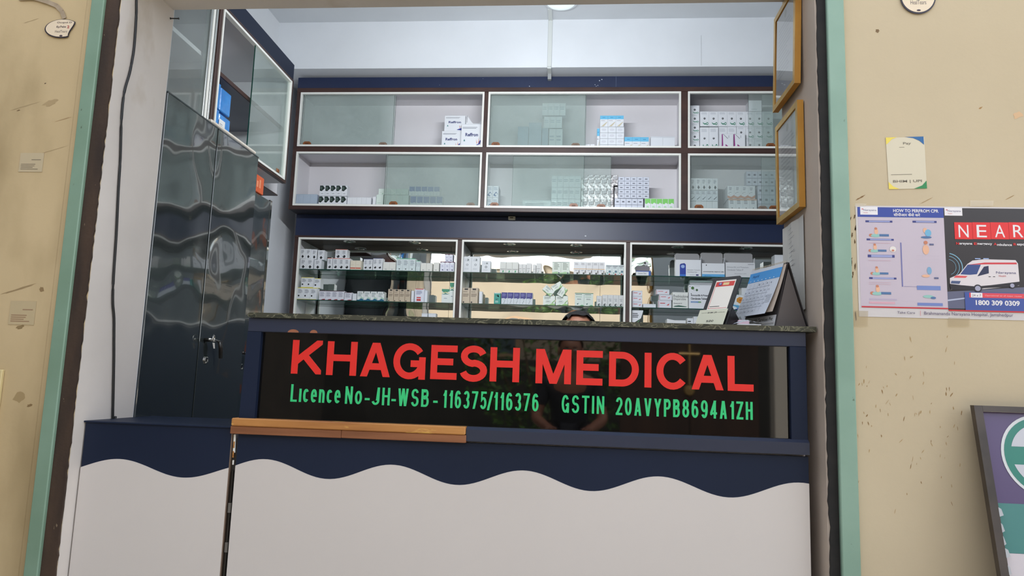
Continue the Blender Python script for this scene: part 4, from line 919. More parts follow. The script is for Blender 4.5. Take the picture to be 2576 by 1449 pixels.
F.text('Operational on all major routes', zx(1545), zz(1118, 1700), zx(1960), zz(1098, 1700), plain((240, 180, 184))); F.text('1800 309 0309', zx(1436), zz(1218, 1690), zx(1932), zz(1160, 1690), WH, .03)
F.rect(xm, PZ0+.0225, PX1-.004, PZ0+.0265, plain((190, 40, 46), .4)); F.up()
F.text('Take Care', zx(548), zz(1310, 650), zx(746), zz(1284, 650), plain((74, 60, 90))); F.rect(zx(806), zz(1334, 806), zx(810), zz(1276, 806), plain((206, 110, 116))); F.text('Brahmananda Narayana Hospital, Jamshedpur', zx(850), zz(1344, 1350), zx(1850), zz(1296, 1350), plain((84, 70, 100)))
mb.build('right_print', po)
TAPE = glass_mat('clear_tape', (248, 244, 234), .15, (232, 222, 200), 1.5)
for i, (x0, y0, x1, y1) in enumerate(((2385, 800, 2440, 822), (2148, 782, 2184, 822), (2150, 512, 2180, 520), (2440, 505, 2500, 519))):
    a = Q(x0, y1, YP-.001); b = Q(x1, y0, YP-.001); mb = MB()
    mb.poly([(a.x, YP-.0012, a.z), (b.x-.003, YP-.0012, a.z+.002), (b.x, YP-.0012, b.z), (a.x+.002, YP-.0012, b.z)], TAPE)
    mb.build('tape_strip', po)
# payment sticker
ps = MB(); a, b, c, d = Q(2228, 346), Q(2325, 345), Q(2332, 474), Q(2236, 476)
ps.prism([tuple(d), tuple(c), tuple(b), tuple(a)], (0, .0008, 0), plain((206, 196, 170), .4))
F = Face(ps, (d.x, YP, d.z), ((c-d).normalized()), ((a-d).normalized())); w = (c-d).length; h = (a-d).length; F.up()
arc = lambda cx, cz, r, s, e, k=8: [(cx+r*math.cos(s+(e-s)*i/k), cz+r*math.sin(s+(e-s)*i/k)) for i in range(k+1)]
F.pg([(0, h), (0, h*.86)]+[(w*.07, h*.90), (w*.16, h*.965), (w*.3, h)], plain((226, 204, 84))); F.pg([(w*.5, h), (w*.72, h*.975), (w*.88, h*.92), (w, h*.84), (w, h)], plain((36, 96, 150)))
F.pg([(0, 0), (w*.28, 0), (w*.12, h*.05), (0, h*.14)], plain((226, 204, 84))); F.pg([(w*.66, 0), (w, 0), (w, h*.15), (w*.88, h*.06)], plain((40, 130, 74)))
IK = plain((120, 112, 96)); F.text('Pay', w*.45, h*.84, w*.66, h*.90, IK, .01); F.lines(w*.08, h*.26, w*.92, h*.28, 1, IK); F.text('BHIM | UPI', w*.12, h*.11, w*.88, h*.17, IK, .02); F.lines(w*.34, h*.79, w*.55, h*.805, 1, IK)
tag(ps.build('payment_sticker'), 'small cream payment sticker with yellow, blue and green corners on the cream wall', 'sticker')
# faded paper labels under tape on the left wall
def faded(label, px, py, w, h, col, ink):
    q = Q(px, py); mb = MB(); mb.prism([(q.x, YP, q.z), (q.x+w, YP, q.z), (q.x+w, YP, q.z+h), (q.x, YP, q.z+h)], (0, .0006, 0), plain(col, .55))
    F = Face(mb, (q.x, YP, q.z), (1, 0, 0), (0, 0, 1)); F.lines(w*.08, h*.08, w*.85, h*.42, 4, plain(ink, .7), 5); F.rect(w*.5, h*.62, w*.9, h*.66, plain(ink, .7)); return tag(mb.build('paper_label'), label, 'label')
faded('upper faded paper label with black lines on the stained wall', 46, 432, .085, .066, (188, 172, 140), (132, 120, 98))
faded('lower faded paper label with grey and red lines on the stained wall', 20, 816, .09, .078, (186, 168, 132), (150, 120, 92))
# oval hanging tags
def oval(label, cx, cz, rx, rz, cut, ribbon):
    t = root('hanging_tag', (cx, YP-.004, cz-rz), label, 'tag'); mb = MB(); n = 40
    P = [(cx+rx*math.cos(6.2832*i/n), cz+rz*math.sin(6.2832*i/n)) for i in range(n)]
    P = [(min(x, cx+cut+.01*math.sin((z-cz)*60)), z) for x, z in P]
    mb.prism([(x, YP-.004, z) for x, z in P], (0, .002, 0), plain((36, 30, 44), .4))
    P2 = [(cx+(x-cx)*.93+.000, cz+(z-cz)*.93+.001) for x, z in P]
    mb.prism([(x, YP-.0046, z) for x, z in P2], (0, .0006, 0), plain((222, 204, 176), .4)); mb.build('oval_card', t)
    mb = MB(); F = Face(mb, (cx, YP-.0046, cz), (1, 0, 0), (0, 0, 1)); D = plain((60, 44, 56), .5); x1 = min(rx*.7, cut*.95)
    if cz < 2.1: F.text('Ocupol D', -.020, rz*.50, x1, rz*.72, D, .01)
    F.text('Ey7ale', -.020, rz*.02, x1*.42, rz*.27, D, .02); F.text('2', x1*.55, rz*.0, x1*.80, rz*.3, plain((170, 50, 50)), .02); F.text('HealTears', -.024, -rz*.45, x1*.62, -rz*.2, plain((110, 100, 96))); F.disc(0, -rz*.80, .006, D, .003)
    mb.build('printing', t)
    if ribbon: ribbon(t)
def rib(t):
    mb = MB(); pts = [Q(48, -4, YP-.003), Q(85, -6, YP-.006), Q(118, 4, YP-.006), Q(142, 14, YP-.005), Q(155, 28, YP-.004), Q(162, 46, YP-.003)]
    for i in range(5):
        a, b = pts[i], pts[i+1]; d = (b-a).normalized(); nrm = Vector((-d.z, 0, d.x))*.0075
        mb.prism([a-nrm, b-nrm, b+nrm, a+nrm], (0, .0012, 0), noisy('faded_ribbon', (150, 132, 108), (172, 154, 130), 30, .7))
    mb.build('ribbon', t)
q = Q(158, 73); oval('torn oval tag on a faded ribbon at the upper left wall', q.x, q.z, .064, .034, .036, rib)
q = Q(2308, -6); oval('oval tag hanging on the cream wall right of the doorway', q.x, q.z, .053, .056, .2, None)
# edge of a pale board at the far left
q = Q(12, 930); mb = MB(); mb.cbox((-2.1, YW-.012, .50), (q.x, YW-.0005, q.z), plain((208, 190, 140), .6), .002); tag(mb.build('pale_board'), 'edge of a pale yellow board leaning on the wall at the far left', 'board')
# big framed sign board leaning at the lower right
a = Q(2443, 1025, 2.165); 
fb = root('clinic_board', (1.128, 2.12, 0), 'large dark framed clinic board with green cross leaning on the cream wall', 'board')
def L3(x, z, d=0):   # leaning plane: top touches the wall
    t = (z-.30)/.585; return Vector((x, 2.055+.115*t-d, z))
def lbox(name, x0, x1, z0, z1, d, mat, d2=0):
    mb = MB(); P = [L3(x0, z0, d), L3(x1, z0, d), L3(x1, z1, d), L3(x0, z1, d)]; mb.prism(P, Vector((0, d-d2, 0)), mat); return mb.build(name, fb)
FRM = noisy('dark_frame_wood', (52, 44, 38), (72, 62, 54), 10, .45)
ZTb = .885; XB = 1.128
lbox('frame_bar', XB, XB+.022, -.0+.02, ZTb, .020, FRM); lbox('frame_bar', XB+.0225, 1.80, ZTb-.016, ZTb, .020, FRM); lbox('frame_bar', 1.80, 1.822, .02, ZTb, .020, FRM); lbox('frame_bar', XB+.0225, 1.80, .02, .036, .020, FRM)
lbox('sign_sheet', XB+.0225, 1.80, .037, ZTb-.017, .008, plain((84, 70, 104), .3))
pr_ = MB(); n_ = Vector((0, -1, 0))
class LF(Face):
    def P(s, x, z): return L3(x, z, .0086+s.k*.0004)
F = LF(pr_, (0, 0, 0), (1, 0, 0), (0, 0, 1))
z_b = .625
F.rect(XB+.023, .50, 1.80, z_b, plain((70, 124, 118), .3)); F.rect(XB+.023, .04, 1.80, .4995, plain((196, 188, 190), .35)); F.up()
c = (1.298, .752); R0 = .112
F.disc(c[0], c[1], R0, plain((200, 202, 200), .3), n=48); F.up(); F.disc(c[0], c[1], R0-.008, plain((44, 120, 104), .3), n=48); F.up()
qd = []; Rq = R0-.026
for sx in (-1, 1):
    for sz in (-1, 1):
        g = .024; a0 = math.asin(g/Rq); a1 = math.pi/2-a0
        P = [(c[0]+sx*Rq*math.cos(a0+(a1-a0)*i/10), c[1]+sz*Rq*math.sin(a0+(a1-a0)*i/10)) for i in range(11)]+[(c[0]+sx*g, c[1]+sz*g)]
        F.pg(P if sx*sz > 0 else P[::-1], plain((186, 186, 190), .3))
F.text('दवा घर', 1.235, .585-.045, 1.55, .585+.018, plain((214, 222, 214)), .02)
pr_.build('sign_print', fb)
ft_ = MB(); rd = random.Random(2)
for i in range(9):
    z = .30+i*.036+rd.uniform(0, .01); x = XB+.021; w = .003+rd.uniform(0, .008)
    ft_.poly([L3(x, z, .0205), L3(x+w, z+.004, .0215), L3(x+w*rd.uniform(.3, 1), z+.02, .021), L3(x, z+.024, .0205)], plain((176, 178, 180), .3))
o = ft_.build('peeling_film', fb)

# ================================================================== CARTONS
W0 = (222, 225, 230); GREY = (120, 124, 134); BK = (22, 26, 28); LG = (186, 190, 198)
def ops_lines(x0, z0, x1, z1, n, c): return ('l', x0, z0, x1, z1, n, c)
KINDS = {
 'plain': (W0, [('l', .2, .10, .8, .22, 2, LG)]),
 'blank': ((218, 222, 228), [('r', .02, .93, .98, .95, LG)]),
 'pale_green': ((208, 222, 214), [('l', .2, .35, .8, .42, 1, (170, 190, 180)), ('p', [(.55, .08), (.8, .14), (.72, .24)], (110, 170, 130))]),
 'house': (W0, [('p', [(.04, .48), (.40, .44), (.96, .72), (.60, .97), (.04, .97)], (24, 40, 36)), ('l', .16, .58, .55, .84, 4, (120, 140, 130)), ('l', .3, .14, .75, .22, 1, GREY)]),
 'bluetop': (W0, [('p', [(.06, .50), (.35, .44), (.70, .50), (.96, .44), (.96, .96), (.06, .96)], (74, 104, 166)), ('l', .2, .62, .6, .72, 2, (130, 150, 196)), ('p', [(.45, .12), (.55, .12), (.5, .26)], (50, 120, 120))]),
 'big_leaf': (W0, [('l', .06, .80, .9, .88, 2, GREY), ('t', 'Reffron', .20, .50, .80, .64, (40, 50, 110), .03), ('p', [(.12, .30), (.20, .30), (.16, .40)], (50, 120, 120)), ('p', [(.60, .08), (.84, .04), (.96, .12), (.78, .18)], (44, 52, 140)), ('p', [(.80, .16), (.92, .20), (.96, .36), (.88, .32)], (44, 52, 140)), ('p', [(.74, .22), (.78, .20), (.72, .40)], (206, 120, 96)), ('p', [(.82, .24), (.86, .24), (.84, .46)], (206, 120, 96))]),
 'skytop': (W0, [('r', .0, .66, 1, .98, (104, 184, 222)), ('l', .3, .74, .8, .84, 1, (50, 140, 190)), ('l', .12, .48, .8, .54, 1, GREY), ('p', [(.15, .03), (.5, .03), (.95, .42), (.85, .42)], (196, 186, 160))]),
 'cell': ((220, 224, 230), [('r', .03, .92, .97, .95, LG), ('e', .5, .5, .3, .22, (206, 208, 216)), ('r', .02, .02, .04, .96, LG)]),
 'greencurl': (W0, [('l', .15, .78, .85, .92, 3, LG), ('c', .5, .52, .12, (60, 64, 70)), ('l', .42, .51, .58, .54, 1, (230, 230, 230)), ('p', [(.30, .22), (.45, .12), (.75, .12), (.66, .20), (.42, .20), (.36, .28)], (60, 130, 104)), ('e', .80, .18, .12, .10, (60, 130, 104)), ('e2', .80, .18, .06, .05, W0)]),
 'purple': (W0, [('p', [(.32, .02), (.98, .02), (.32, .36)], (140, 30, 120)), ('p', [(-.0, .98), (.08, .98), (.12, .3), (.02, .02), (-.0, .02)], (140, 30, 120)), ('l', .60, .55, .64, .9, 1, GREY), ('p', [(.1, .98), (.14, .98), (.55, .70), (.5, .70)], (60, 60, 70))]),
 'diamond': (W0, [('l', .22, .52, .8, .86, 5, GREY), ('p', [(.32, .22), (.52, .06), (.76, .22), (.52, .40)], BK)]),
 'tick': ((212, 218, 226), [('l', .12, .60, .85, .88, 3, GREY), ('p', [(.2, .22), (.32, .12), (.85, .38), (.8, .42), (.34, .22)], (60, 70, 84))]),
 'copper': (W0, [('l', .25, .62, .75, .86, 3, GREY), ('c', .20, .42, .05, BK), ('p', [(0, .06), (.5, .0), (1, .06), (1, .30), (.5, .14), (0, .24)], (196, 140, 112)), ('l', .3, .46, .7, .50, 1, BK)]),
 'copperlow': (W0, [('l', .2, .60, .78, .90, 3, GREY), ('c', .5, .34, .07, BK), ('r', .0, .90, 1, 1, (206, 166, 140))]),
 'gridmark': ((200, 205, 218), [('r', .02, .04, .98, .09, (150, 156, 172)), ('r', .30, .38, .74, .62, (120, 124, 138)), ('l', .34, .42, .70, .58, 2, (50, 54, 64)), ('r', .02, .02, .05, .98, (160, 166, 180))]),
 'greenlime': (W0, [('p', [(.04, .62), (.3, .56), (.6, .68), (.96, .58), (.96, .97), (.04, .97)], (120, 200, 96)), ('l', .25, .2, .8, .42, 3, (150, 200, 150)), ('p', [(.3, .14), (.7, .3), (.4, .42)], (170, 220, 170))]),
 'roundtop': ((216, 220, 228), [('e', .5, .93, .42, .05, (230, 233, 238)), ('l', .15, .60, .85, .84, 3, (160, 170, 190)), ('p', [(.1, .20), (.5, .10), (.9, .30), (.55, .50)], (70, 100, 150)), ('e2', .6, .28, .2, .1, W0)]),
 'roundblack': (W0, [('r', 0, .955, 1, 1, (206, 98, 72)), ('l', .2, .50, .8, .86, 6, GREY), ('c', .5, .24, .24, BK), ('e2', .4, .30, .08, .04, W0)]),
 'navyround': (W0, [('r', 0, .955, 1, 1, (40, 50, 104)), ('l', .2, .50, .8, .86, 6, GREY), ('c', .5, .24, .24, BK), ('e2', .4, .30, .08, .04, W0)]),
 'creamred': ((226, 218, 200), [('r', .02, .14, .98, .26, (196, 88, 72)), ('l', .1, .5, .8, .56, 1, (200, 190, 170))]),
 'smallwhite': ((226, 226, 220), [('l', .3, .10, .7, .2, 1, GREY), ('r', 0, .97, 1, 1, LG)]),
 'greentop': ((210, 222, 224), [('r', 0, .955, 1, 1, (74, 176, 130)), ('l', .18, .42, .86, .84, 6, (140, 150, 160)), ('c', .5, .16, .09, (50, 60, 64))]),
 'maroon': ((220, 222, 236), [('r', 0, .9, 1, 1, (92, 30, 66)), ('e2', .5, .84, .42, .10, (236, 238, 246)), ('l', .3, .5, .7, .6, 2, (110, 110, 170)), ('p', [(.3, .18), (.75, .12), (.6, .26)], (40, 40, 90))]),
 'yellowdot': (W0, [('r', 0, .95, 1, 1, (226, 214, 90)), ('r', 0, 0, 1, .05, (226, 214, 90)), ('l', .15, .52, .85, .84, 5, GREY), ('c', .25, .32, .13, BK)]),
 'maroonfoot': ((220, 220, 230), [('r', 0, .93, 1, 1, (70, 44, 56)), ('l', .14, .34, .86, .84, 7, (130, 132, 150)), ('p', [(.3, 0), (1, 0), (1, .12), (.6, .10)], (150, 40, 60))]),
 'swoosh': ((226, 230, 230), [('l', .15, .42, .85, .88, 6, (120, 140, 140)), ('p', [(0, 0), (1, 0), (1, .16), (.62, .28), (.3, .12), (0, .12)], (30, 98, 130)), ('p', [(.3, .20), (.62, .34), (1, .22), (1, .28), (.62, .40)], (90, 180, 130)), ('r', .9, .8, 1, 1, (40, 60, 60))]),
 'tan': ((196, 180, 158), [('r', .28, .86, .72, .96, (40, 38, 34)), ('l', .12, .70, .88, .76, 1, (90, 80, 66)), ('l', .12, .40, .88, .62, 3, (110, 96, 80)), ('c', .2, .08, .10, (40, 40, 40)), ('r', .96, 0, 1, 1, (90, 74, 60))]),
 'redwhite': ((218, 220, 232), [('r', .05, .94, .9, .99, (196, 40, 44)), ('l', .15, .55, .85, .84, 4, (110, 116, 150)), ('r', .22, .30, .66, .38, (200, 48, 48)), ('r', .22, .10, .66, .24, (200, 48, 48))]),
 'greenwhite': ((222, 228, 226), [('p', [(0, .86), (.4, .70), (1, .84), (1, 1), (0, 1)], (70, 146, 116)), ('p', [(0, .66), (.5, .76), (1, .66), (1, .70), (.5, .80), (0, .70)], (216, 206, 120)), ('l', .3, .28, .8, .34, 1, (90, 110, 130)), ('p', [(.0, .60), (.5, .70), (1, .60), (.5, .62)], (50, 120, 100))]),
 'monogram': ((216, 220, 224), [('l', .2, .68, .8, .84, 3, LG), ('c', .5, .48, .13, (90, 96, 100)), ('e2', .5, .48, .07, .05, W0), ('l', .2, .16, .8, .26, 2, LG), ('p', [(.55, .88), (.72, .80), (.58, .70), (.50, .74)], (120, 130, 132))]),
 'leafsmall': ((206, 208, 202), [('r', .06, .34, .94, .37, (90, 96, 90)), ('l', .2, .26, .8, .30, 1, GREY), ('p', [(.40, .06), (.6, .06), (.66, .22), (.46, .24)], (40, 146, 96))]),
 'greyhook': ((206, 206, 204), [('l', .1, .42, .9, .50, 1, (110, 112, 110)), ('p', [(.2, .04), (.34, .04), (.5, .26), (.4, .24)], (80, 110, 100)), ('l', .2, .28, .7, .32, 1, GREY)]),
 'mintlist': ((204, 212, 202), [('r', 0, .96, 1, 1, (70, 96, 76)), ('l', .2, .32, .85, .90, 6, (120, 132, 116)), ('p', [(0, 0), (1, 0), (1, .10), (.5, .20), (0, .12)], (150, 190, 140)), ('c', .78, .10, .08, (50, 60, 90))]),
 'amberline': ((214, 214, 216), [('r', .0, .42, 1, .46, (206, 156, 70)), ('l', .2, .72, .86, .90, 2, (150, 150, 154)), ('l', .2, .26, .7, .34, 1, GREY), ('c', .62, .10, .16, (50, 56, 44)), ('r', .8, .10, .92, .34, (70, 56, 46))]),
 'bluedots': ((206, 216, 216), [('r', .1, .84, .95, .9, (60, 66, 80)), ('l', .2, .62, .9, .78, 2, GREY), ('c', .66, .34, .2, (70, 110, 130)), ('c', .3, .2, .12, (100, 150, 140)), ('c', .6, .08, .14, (170, 60, 60))]),
 'teal': ((36, 150, 136), [('p', [(.2, .75), (.6, .85), (.5, .65), (.8, .6)], (20, 96, 90)), ('p', [(.2, .45), (.7, .5), (.4, .35)], (20, 96, 90)), ('l', .2, .12, .7, .28, 2, (200, 226, 220)), ('r', .06, .93, .94, .99, (220, 232, 230))]),
 'navywave': ((206, 212, 218), [('p', [(.02, .50), (.5, .52), (.6, .46), (.96, .54), (.96, 1), (.02, 1)], (44, 42, 124)), ('l', .14, .64, .8, .90, 4, (120, 120, 180)), ('p', [(.36, .10), (.44, .08), (.62, .34), (.56, .34), (.46, .16)], (50, 84, 90)), ('l', .25, .40, .85, .43, 1, GREY)]),
 'leafcard': ((222, 228, 220), [('l', .1, .62, .7, .9, 4, (110, 124, 116)), ('e', .42, .38, .24, .2, (206, 214, 206)), ('l', .28, .34, .6, .42, 1, (70, 84, 80)), ('p', [(0, 0), (.35, .1), (.55, 0)], (120, 170, 100)), ('p', [(.45, .04), (.75, .22), (1, .16), (1, 0), (.5, 0)], (150, 190, 120)), ('p', [(.7, .26), (.95, .55), (1, .5), (.8, .22)], (140, 180, 116))]),
 'greenhead': ((208, 218, 210), [('r', 0, .95, 1, 1, (40, 110, 70)), ('l', .08, .80, .92, .90, 1, (70, 100, 84)), ('l', .25, .46, .8, .56, 2, (90, 100, 100)), ('p', [(.2, .16), (.36, .10), (.42, .24)], (40, 90, 84)), ('p', [(.45, 0), (.8, .10), (1, .04), (1, 0)], (70, 150, 90)), ('l', .1, .66, .9, .72, 1, (110, 150, 120))]),
 'blackswirl': ((206, 208, 208), [('l', .15, .60, .85, .66, 1, (110, 112, 116)), ('l', .3, .44, .75, .56, 2, GREY), ('c', .5, .14, .26, (30, 44, 44)), ('e2', .60, .14, .12, .06, (206, 208, 208)), ('p', [(0, 0), (1, 0), (1, .03), (0, .06)], (60, 130, 110))]),
 'redlogo': ((216, 218, 226), [('l', .14, .44, .7, .66, 1, (190, 60, 70)), ('p', [(.62, .35), (.85, .60), (.8, .35)], (196, 60, 60)), ('r', .0, .86, 1, .9, (196, 200, 210)), ('r', .03, .05, .055, .85, (190, 60, 70))]),
 'film': (None, [('l', .1, .4, .8, .7, 2, (170, 180, 190))]),
 'shade': (None, []),  # grey blue film wrap, no print
 'foil': (None, [('p', [(.1, .5), (.9, .62), (.9, .92), (.1, .85)], (190, 190, 194))]),
}
CM = {}; KM = {'film': M_FILM, 'shade': M_FILM2, 'foil': M_FOIL}
def carton_mesh(kind, w, d, h):
    k = (kind, round(w, 4), round(d, 3), round(h, 4))
    if k in CM: return CM[k]
    base, ops = KINDS[kind]; bm_ = KM.get(kind) or plain(base, .38)
    mb = MB(); c = .0007
    mb.cbox((0, 0, 0), (w, d, h), bm_, c)
    F = Face(mb, (0, 0, 0), (1, 0, 0), (0, 0, 1), .00025)
    seam = plain((150, 154, 160), .6)
    mb.poly([(.001, -.0001, h-.0016), (w-.001, -.0001, h-.0016), (w-.001, -.0001, h-.0010), (.001, -.0001, h-.0010)], seam)   # edge of the tuck flap
    mb.poly([(-.0001, d*.48, .002), (-.0001, d*.48, h-.002), (-.0001, d*.52, h-.002), (-.0001, d*.52, .002)], seam)
    for o in ops:
        m_ = plain(o[-1] if o[0] != 't' else o[6], .45)
        if o[0] == 'r': F.rect(o[1]*w, o[2]*h, o[3]*w, o[4]*h, m_)
        elif o[0] == 'l': F.lines(o[1]*w, o[2]*h, o[3]*w, o[4]*h, o[5], m_, len(kind))
        elif o[0] == 'c': F.disc(o[1]*w, o[2]*h, o[3]*w, m_, n=12)
        elif o[0] in ('e', 'e2'): F.up() if o[0] == 'e2' else None; F.disc(o[1]*w, o[2]*h, o[3]*w, m_, o[4]*h, n=12)
        elif o[0] == 'p': F.pg([(max(0, a)*w, b*h) for a, b in o[1]], m_); 
        elif o[0] == 't': F.up(); F.text(o[1], o[2]*w, o[3]*h, o[4]*w, o[5]*h, m_, o[7])
        F.k += .35
    me = mb.mesh('carton'); CM[k] = me; return me
ORD = ('first', 'second', 'third', 'fourth', 'fifth', 'sixth', 'seventh', 'eighth')
def rowname(r, n):
    if n == 1: return ''
    if n == 2: return ('top row', 'bottom row')[r]
    if n == 3: return ('top row', 'middle row', 'bottom row')[r]
    return ('top row', 'second row', 'third row', 'fourth row', 'bottom row')[r] if n == 5 else ('top row', 'second row', 'third row', 'bottom row')[r]
N_C = 0
def stack(kind, x0, x1, yt, yb, cols, rows, Y, z0, desc, place, depth=.06, name='medicine_carton', cat='carton', mats=None, gap=.0006, jit=.0015, single=None, skip=()):
    """cols x rows of alike cartons, front faces at Y, standing at height z0 (None: read at yb)"""
    global N_C
    ym = (yt+yb)/2; a = atY(x0, ym, Y); b = atY(x1, ym, Y); zt = atY((x0+x1)/2, yt, Y).z
    if z0 is None: z0 = atY((x0+x1)/2, yb, Y).z
    w = (b.x-a.x)/cols; h = (zt-z0)/rows; rd = random.Random(int(x0*7+yt))
    gname = f'{desc}s, {place}' if cols*rows > 1 else None
    for r in range(rows):
        for c in range(cols):
            if (r, c) in skip: continue
            me = carton_mesh(kind, w-gap, depth, h-gap)
            o = bpy.data.objects.new(name, me); COL.objects.link(o)
            o.location = (a.x+w*c+gap/2, Y+rd.uniform(0, jit)+(rd.uniform(0, .003) if rows == 1 else 0), z0+h*(rows-1-r)+.0004)
            if cols*rows == 1: lab = f'{desc} {place}'
            else:
                if cols == 1: od = ''
                elif cols == 2: od = ('left one', 'right one')[c]
                else: od = ORD[c]+' from left'
                lab = f'{desc}, {place}, '+' '.join(t for t in (rowname(r, rows), od) if t)
            tag(o, lab, cat, gname); N_C += 1
    return a.x, b.x, zt
U1, U2 = 2.4745, 2.0565; YG = 4.665
def S_(kind, x0, x1, yt, yb, cols, rows, shelf, desc, place, **k):
    Y = k.pop('Y', YG); return stack(kind, x0, x1, yt, yb, cols, rows, Y, shelf, desc, place, **k)
# ---- upper cabinet, top shelf
p1 = 'top left bay'
S_('big_leaf', 1111, 1160, 329, 368, 1, 1, U1, 'large white carton with leaf print, lower left of its pile,', p1, Y=4.675, depth=.05)
S_('big_leaf', 1118, 1170, 290, 329.5, 1, 1, None, 'large white carton with leaf print on top of its pile,', p1, Y=4.68, depth=.045)
S_('big_leaf', 1160, 1213, 312, 368, 1, 1, U1, 'front white carton with leaf print beside the bay divider,', p1, Y=4.645, depth=.028)
# open carton behind with a raised flap
o = MB(); a = atY(1172, 312, 4.73); b = atY(1210, 312, 4.73)
o.box((a.x, 4.73, U1+.0005), (b.x, 4.80, a.z), plain(W0, .4)); o.prism([(a.x, 4.731, a.z), (a.x+.004, 4.731, a.z+.066), (a.x+.036, 4.731, a.z+.02), (a.x+.05, 4.731, a.z+.004), (b.x-.01, 4.731, a.z+.005), (b.x, 4.731, a.z+.03), (b.x, 4.731, a.z)], (0, .001, 0), plain((226, 228, 232), .4))
o.box((a.x+.0065, 4.729, a.z+.012), (a.x+.0085, 4.7305, a.z+.06), plain((90, 90, 96)))
tag(o.build('medicine_carton'), 'white carton with torn raised flap behind the leaf print cartons', 'carton')
p2 = 'top middle bay'
S_('film', 1364, 1423, 259, 290, 4, 1, None, 'film wrapped white carton on top of tall pile', p2, Y=4.70)
S_('film', 1368, 1414, 293, 322, 3, 1, None, 'film wrapped white carton in tall pile middle', p2, Y=4.70)
S_('film', 1381, 1415, 324, 368, 2, 1, U1, 'film wrapped white carton at tall pile foot', p2, Y=4.70)
# board carrying the upper two layers
a = atY(1366, 323, 4.70); b = atY(1421, 323, 4.70)
S_('shade', 1330, 1362, 308, 368, 1, 1, U1, 'tall grey blue film wrapped block with pointed side', p2, Y=4.69, depth=.10)
S_('shade', 1302, 1329, 318, 368, 1, 1, U1, 'grey blue film wrapped block, outer one,', p2, Y=4.70, depth=.09)
S_('shade', 1363, 1379, 322, 368, 1, 1, U1, 'narrow grey blue film wrapped block beside the tall pile,', p2, Y=4.70, depth=.06)
S_('cell', 1508.7, 1570, 319, 370, 3, 4, U1, 'small white wrapped carton', p2, depth=.07)
S_('skytop', 1509.5, 1569, 290, 318.6, 3, 1, None, 'white carton with sky blue top on white pile', p2, depth=.07)
S_('skytop', 1570.8, 1632, 344, 370, 3, 1, U1, 'white carton with sky blue top at shelf level', p2)
S_('skytop', 1501.5, 1508.2, 322, 368, 1, 1, U1, 'thin blue carton edge behind the white pile,', p2, Y=4.69)
S_('blank', 1637, 1698, 343, 370, 2, 1, U1, 'plain white wrapped carton by the divider', p2)
S_('plain', 1471, 1484, 362, 370, 2, 1, U1, 'tiny white carton on the shelf floor', p2, Y=4.66, depth=.03)
S_('plain', 1485, 1496, 362, 370, 1, 1, U1, 'tiny white carton standing alone on the shelf floor,', p2, Y=4.66, depth=.03)
p3 = 'top right bay'
S_('greencurl', 1736, 1759.5, 265, 370, 1, 5, U1, 'white carton with green curl in side column', p3, Y=4.66)
S_('greencurl', 1761, 1807, 319.5, 370, 2, 1, U1, 'taller white carton with green curl, lower row', p3, Y=4.66)
S_('greencurl', 1807.5, 1853, 318.5, 370, 2, 1, U1, 'white carton with green curl behind purple ones', p3, Y=4.675)
S_('greencurl', 1853.5, 1921, 318, 370, 3, 2, U1, 'small white carton with green curl, low block', p3, Y=4.675)
S_('greencurl', 1921.5, 1945, 318, 370, 1, 2, U1, 'white carton with green curl behind far pane', p3, Y=4.675)
S_('greencurl', 1761, 1945, 280, 317.8, 8, 1, None, 'white carton with green curl, upper row', p3, Y=4.665)
S_('plain', 1884, 1917, 252, 279.6, 1, 1, None, 'plain white carton lying alone on top of the green curl rows,', p3, Y=4.68, depth=.09)
S_('purple', 1816, 1845, 336, 370, 1, 1, U1, 'white carton with purple triangle, first of two,', p3, Y=4.645, depth=.012)
S_('purple', 1846, 1875, 336, 370, 1, 1, U1, 'white carton with purple triangle, second of two,', p3, Y=4.645, depth=.012)
# ---- upper cabinet, lower shelf
q1 = 'second left bay'
S_('shade', 744, 797, 488, 516, 3, 1, U2, 'clear plastic wrapped pack in the corner', q1, Y=4.66, depth=.08, name='plastic_pack', cat='pack')
S_('house', 803.5, 873, 466, 492.6, 5, 1, None, 'white carton with black arrow print, upper row', q1, Y=4.665)
S_('house', 801, 871, 493.2, 517, 5, 1, U2, 'white carton with black arrow print, lower row', q1, Y=4.66)
S_('plain', 873, 933, 496, 518, 5, 1, U2, 'low plain white carton beside black arrow cartons', q1)
S_('plain', 937, 945, 494, 518, 1, 1, U2, 'thin plain white carton standing on edge,', q1)
S_('pale_green', 946, 964, 489, 518, 1, 1, U2, 'white carton with green leaf at pane edge,', q1)
S_('pale_green', 966, 1027.5, 490.5, 518, 4, 1, U2, 'pale green carton, lower row', q1)
S_('pale_green', 952, 1027, 474.5, 490, 5, 1, None, 'pale green carton, upper row', q1, Y=4.67)
S_('bluetop', 1031, 1113, 493, 518, 5, 1, U2, 'white carton with blue top, lower row', q1)
S_('bluetop', 1028.5, 1106, 468.5, 492.6, 5, 1, None, 'white carton with blue top, upper row', q1)
q2 = 'second middle bay'
S_('roundtop', 1224, 1254, 467, 522, 2, 2, U2, 'white and blue round topped pack', q2, Y=4.66, depth=.12, name='tin_pack', cat='pack')
S_('film', 1314, 1386, 503, 524, 1, 1, U2, 'low wide film wrapped white pack behind dusty glass,', q2, Y=4.68, name='plastic_pack', cat='pack')
S_('film', 1387, 1461, 442, 524, 5, 3, U2, 'film wrapped white carton behind glass', q2, Y=4.66)
S_('foil', 1462.5, 1543, 448, 524, 5, 3, U2, 'silver foil wrapped carton', q2, Y=4.66)
S_('foil', 1478, 1555, 440, 466, 5, 1, None, 'silver foil carton at the back on top', q2, Y=4.735)
S_('foil', 1546, 1556, 470, 500, 1, 1, None, 'silver foil carton wedged behind the grey marked grid,', q2, Y=4.74)
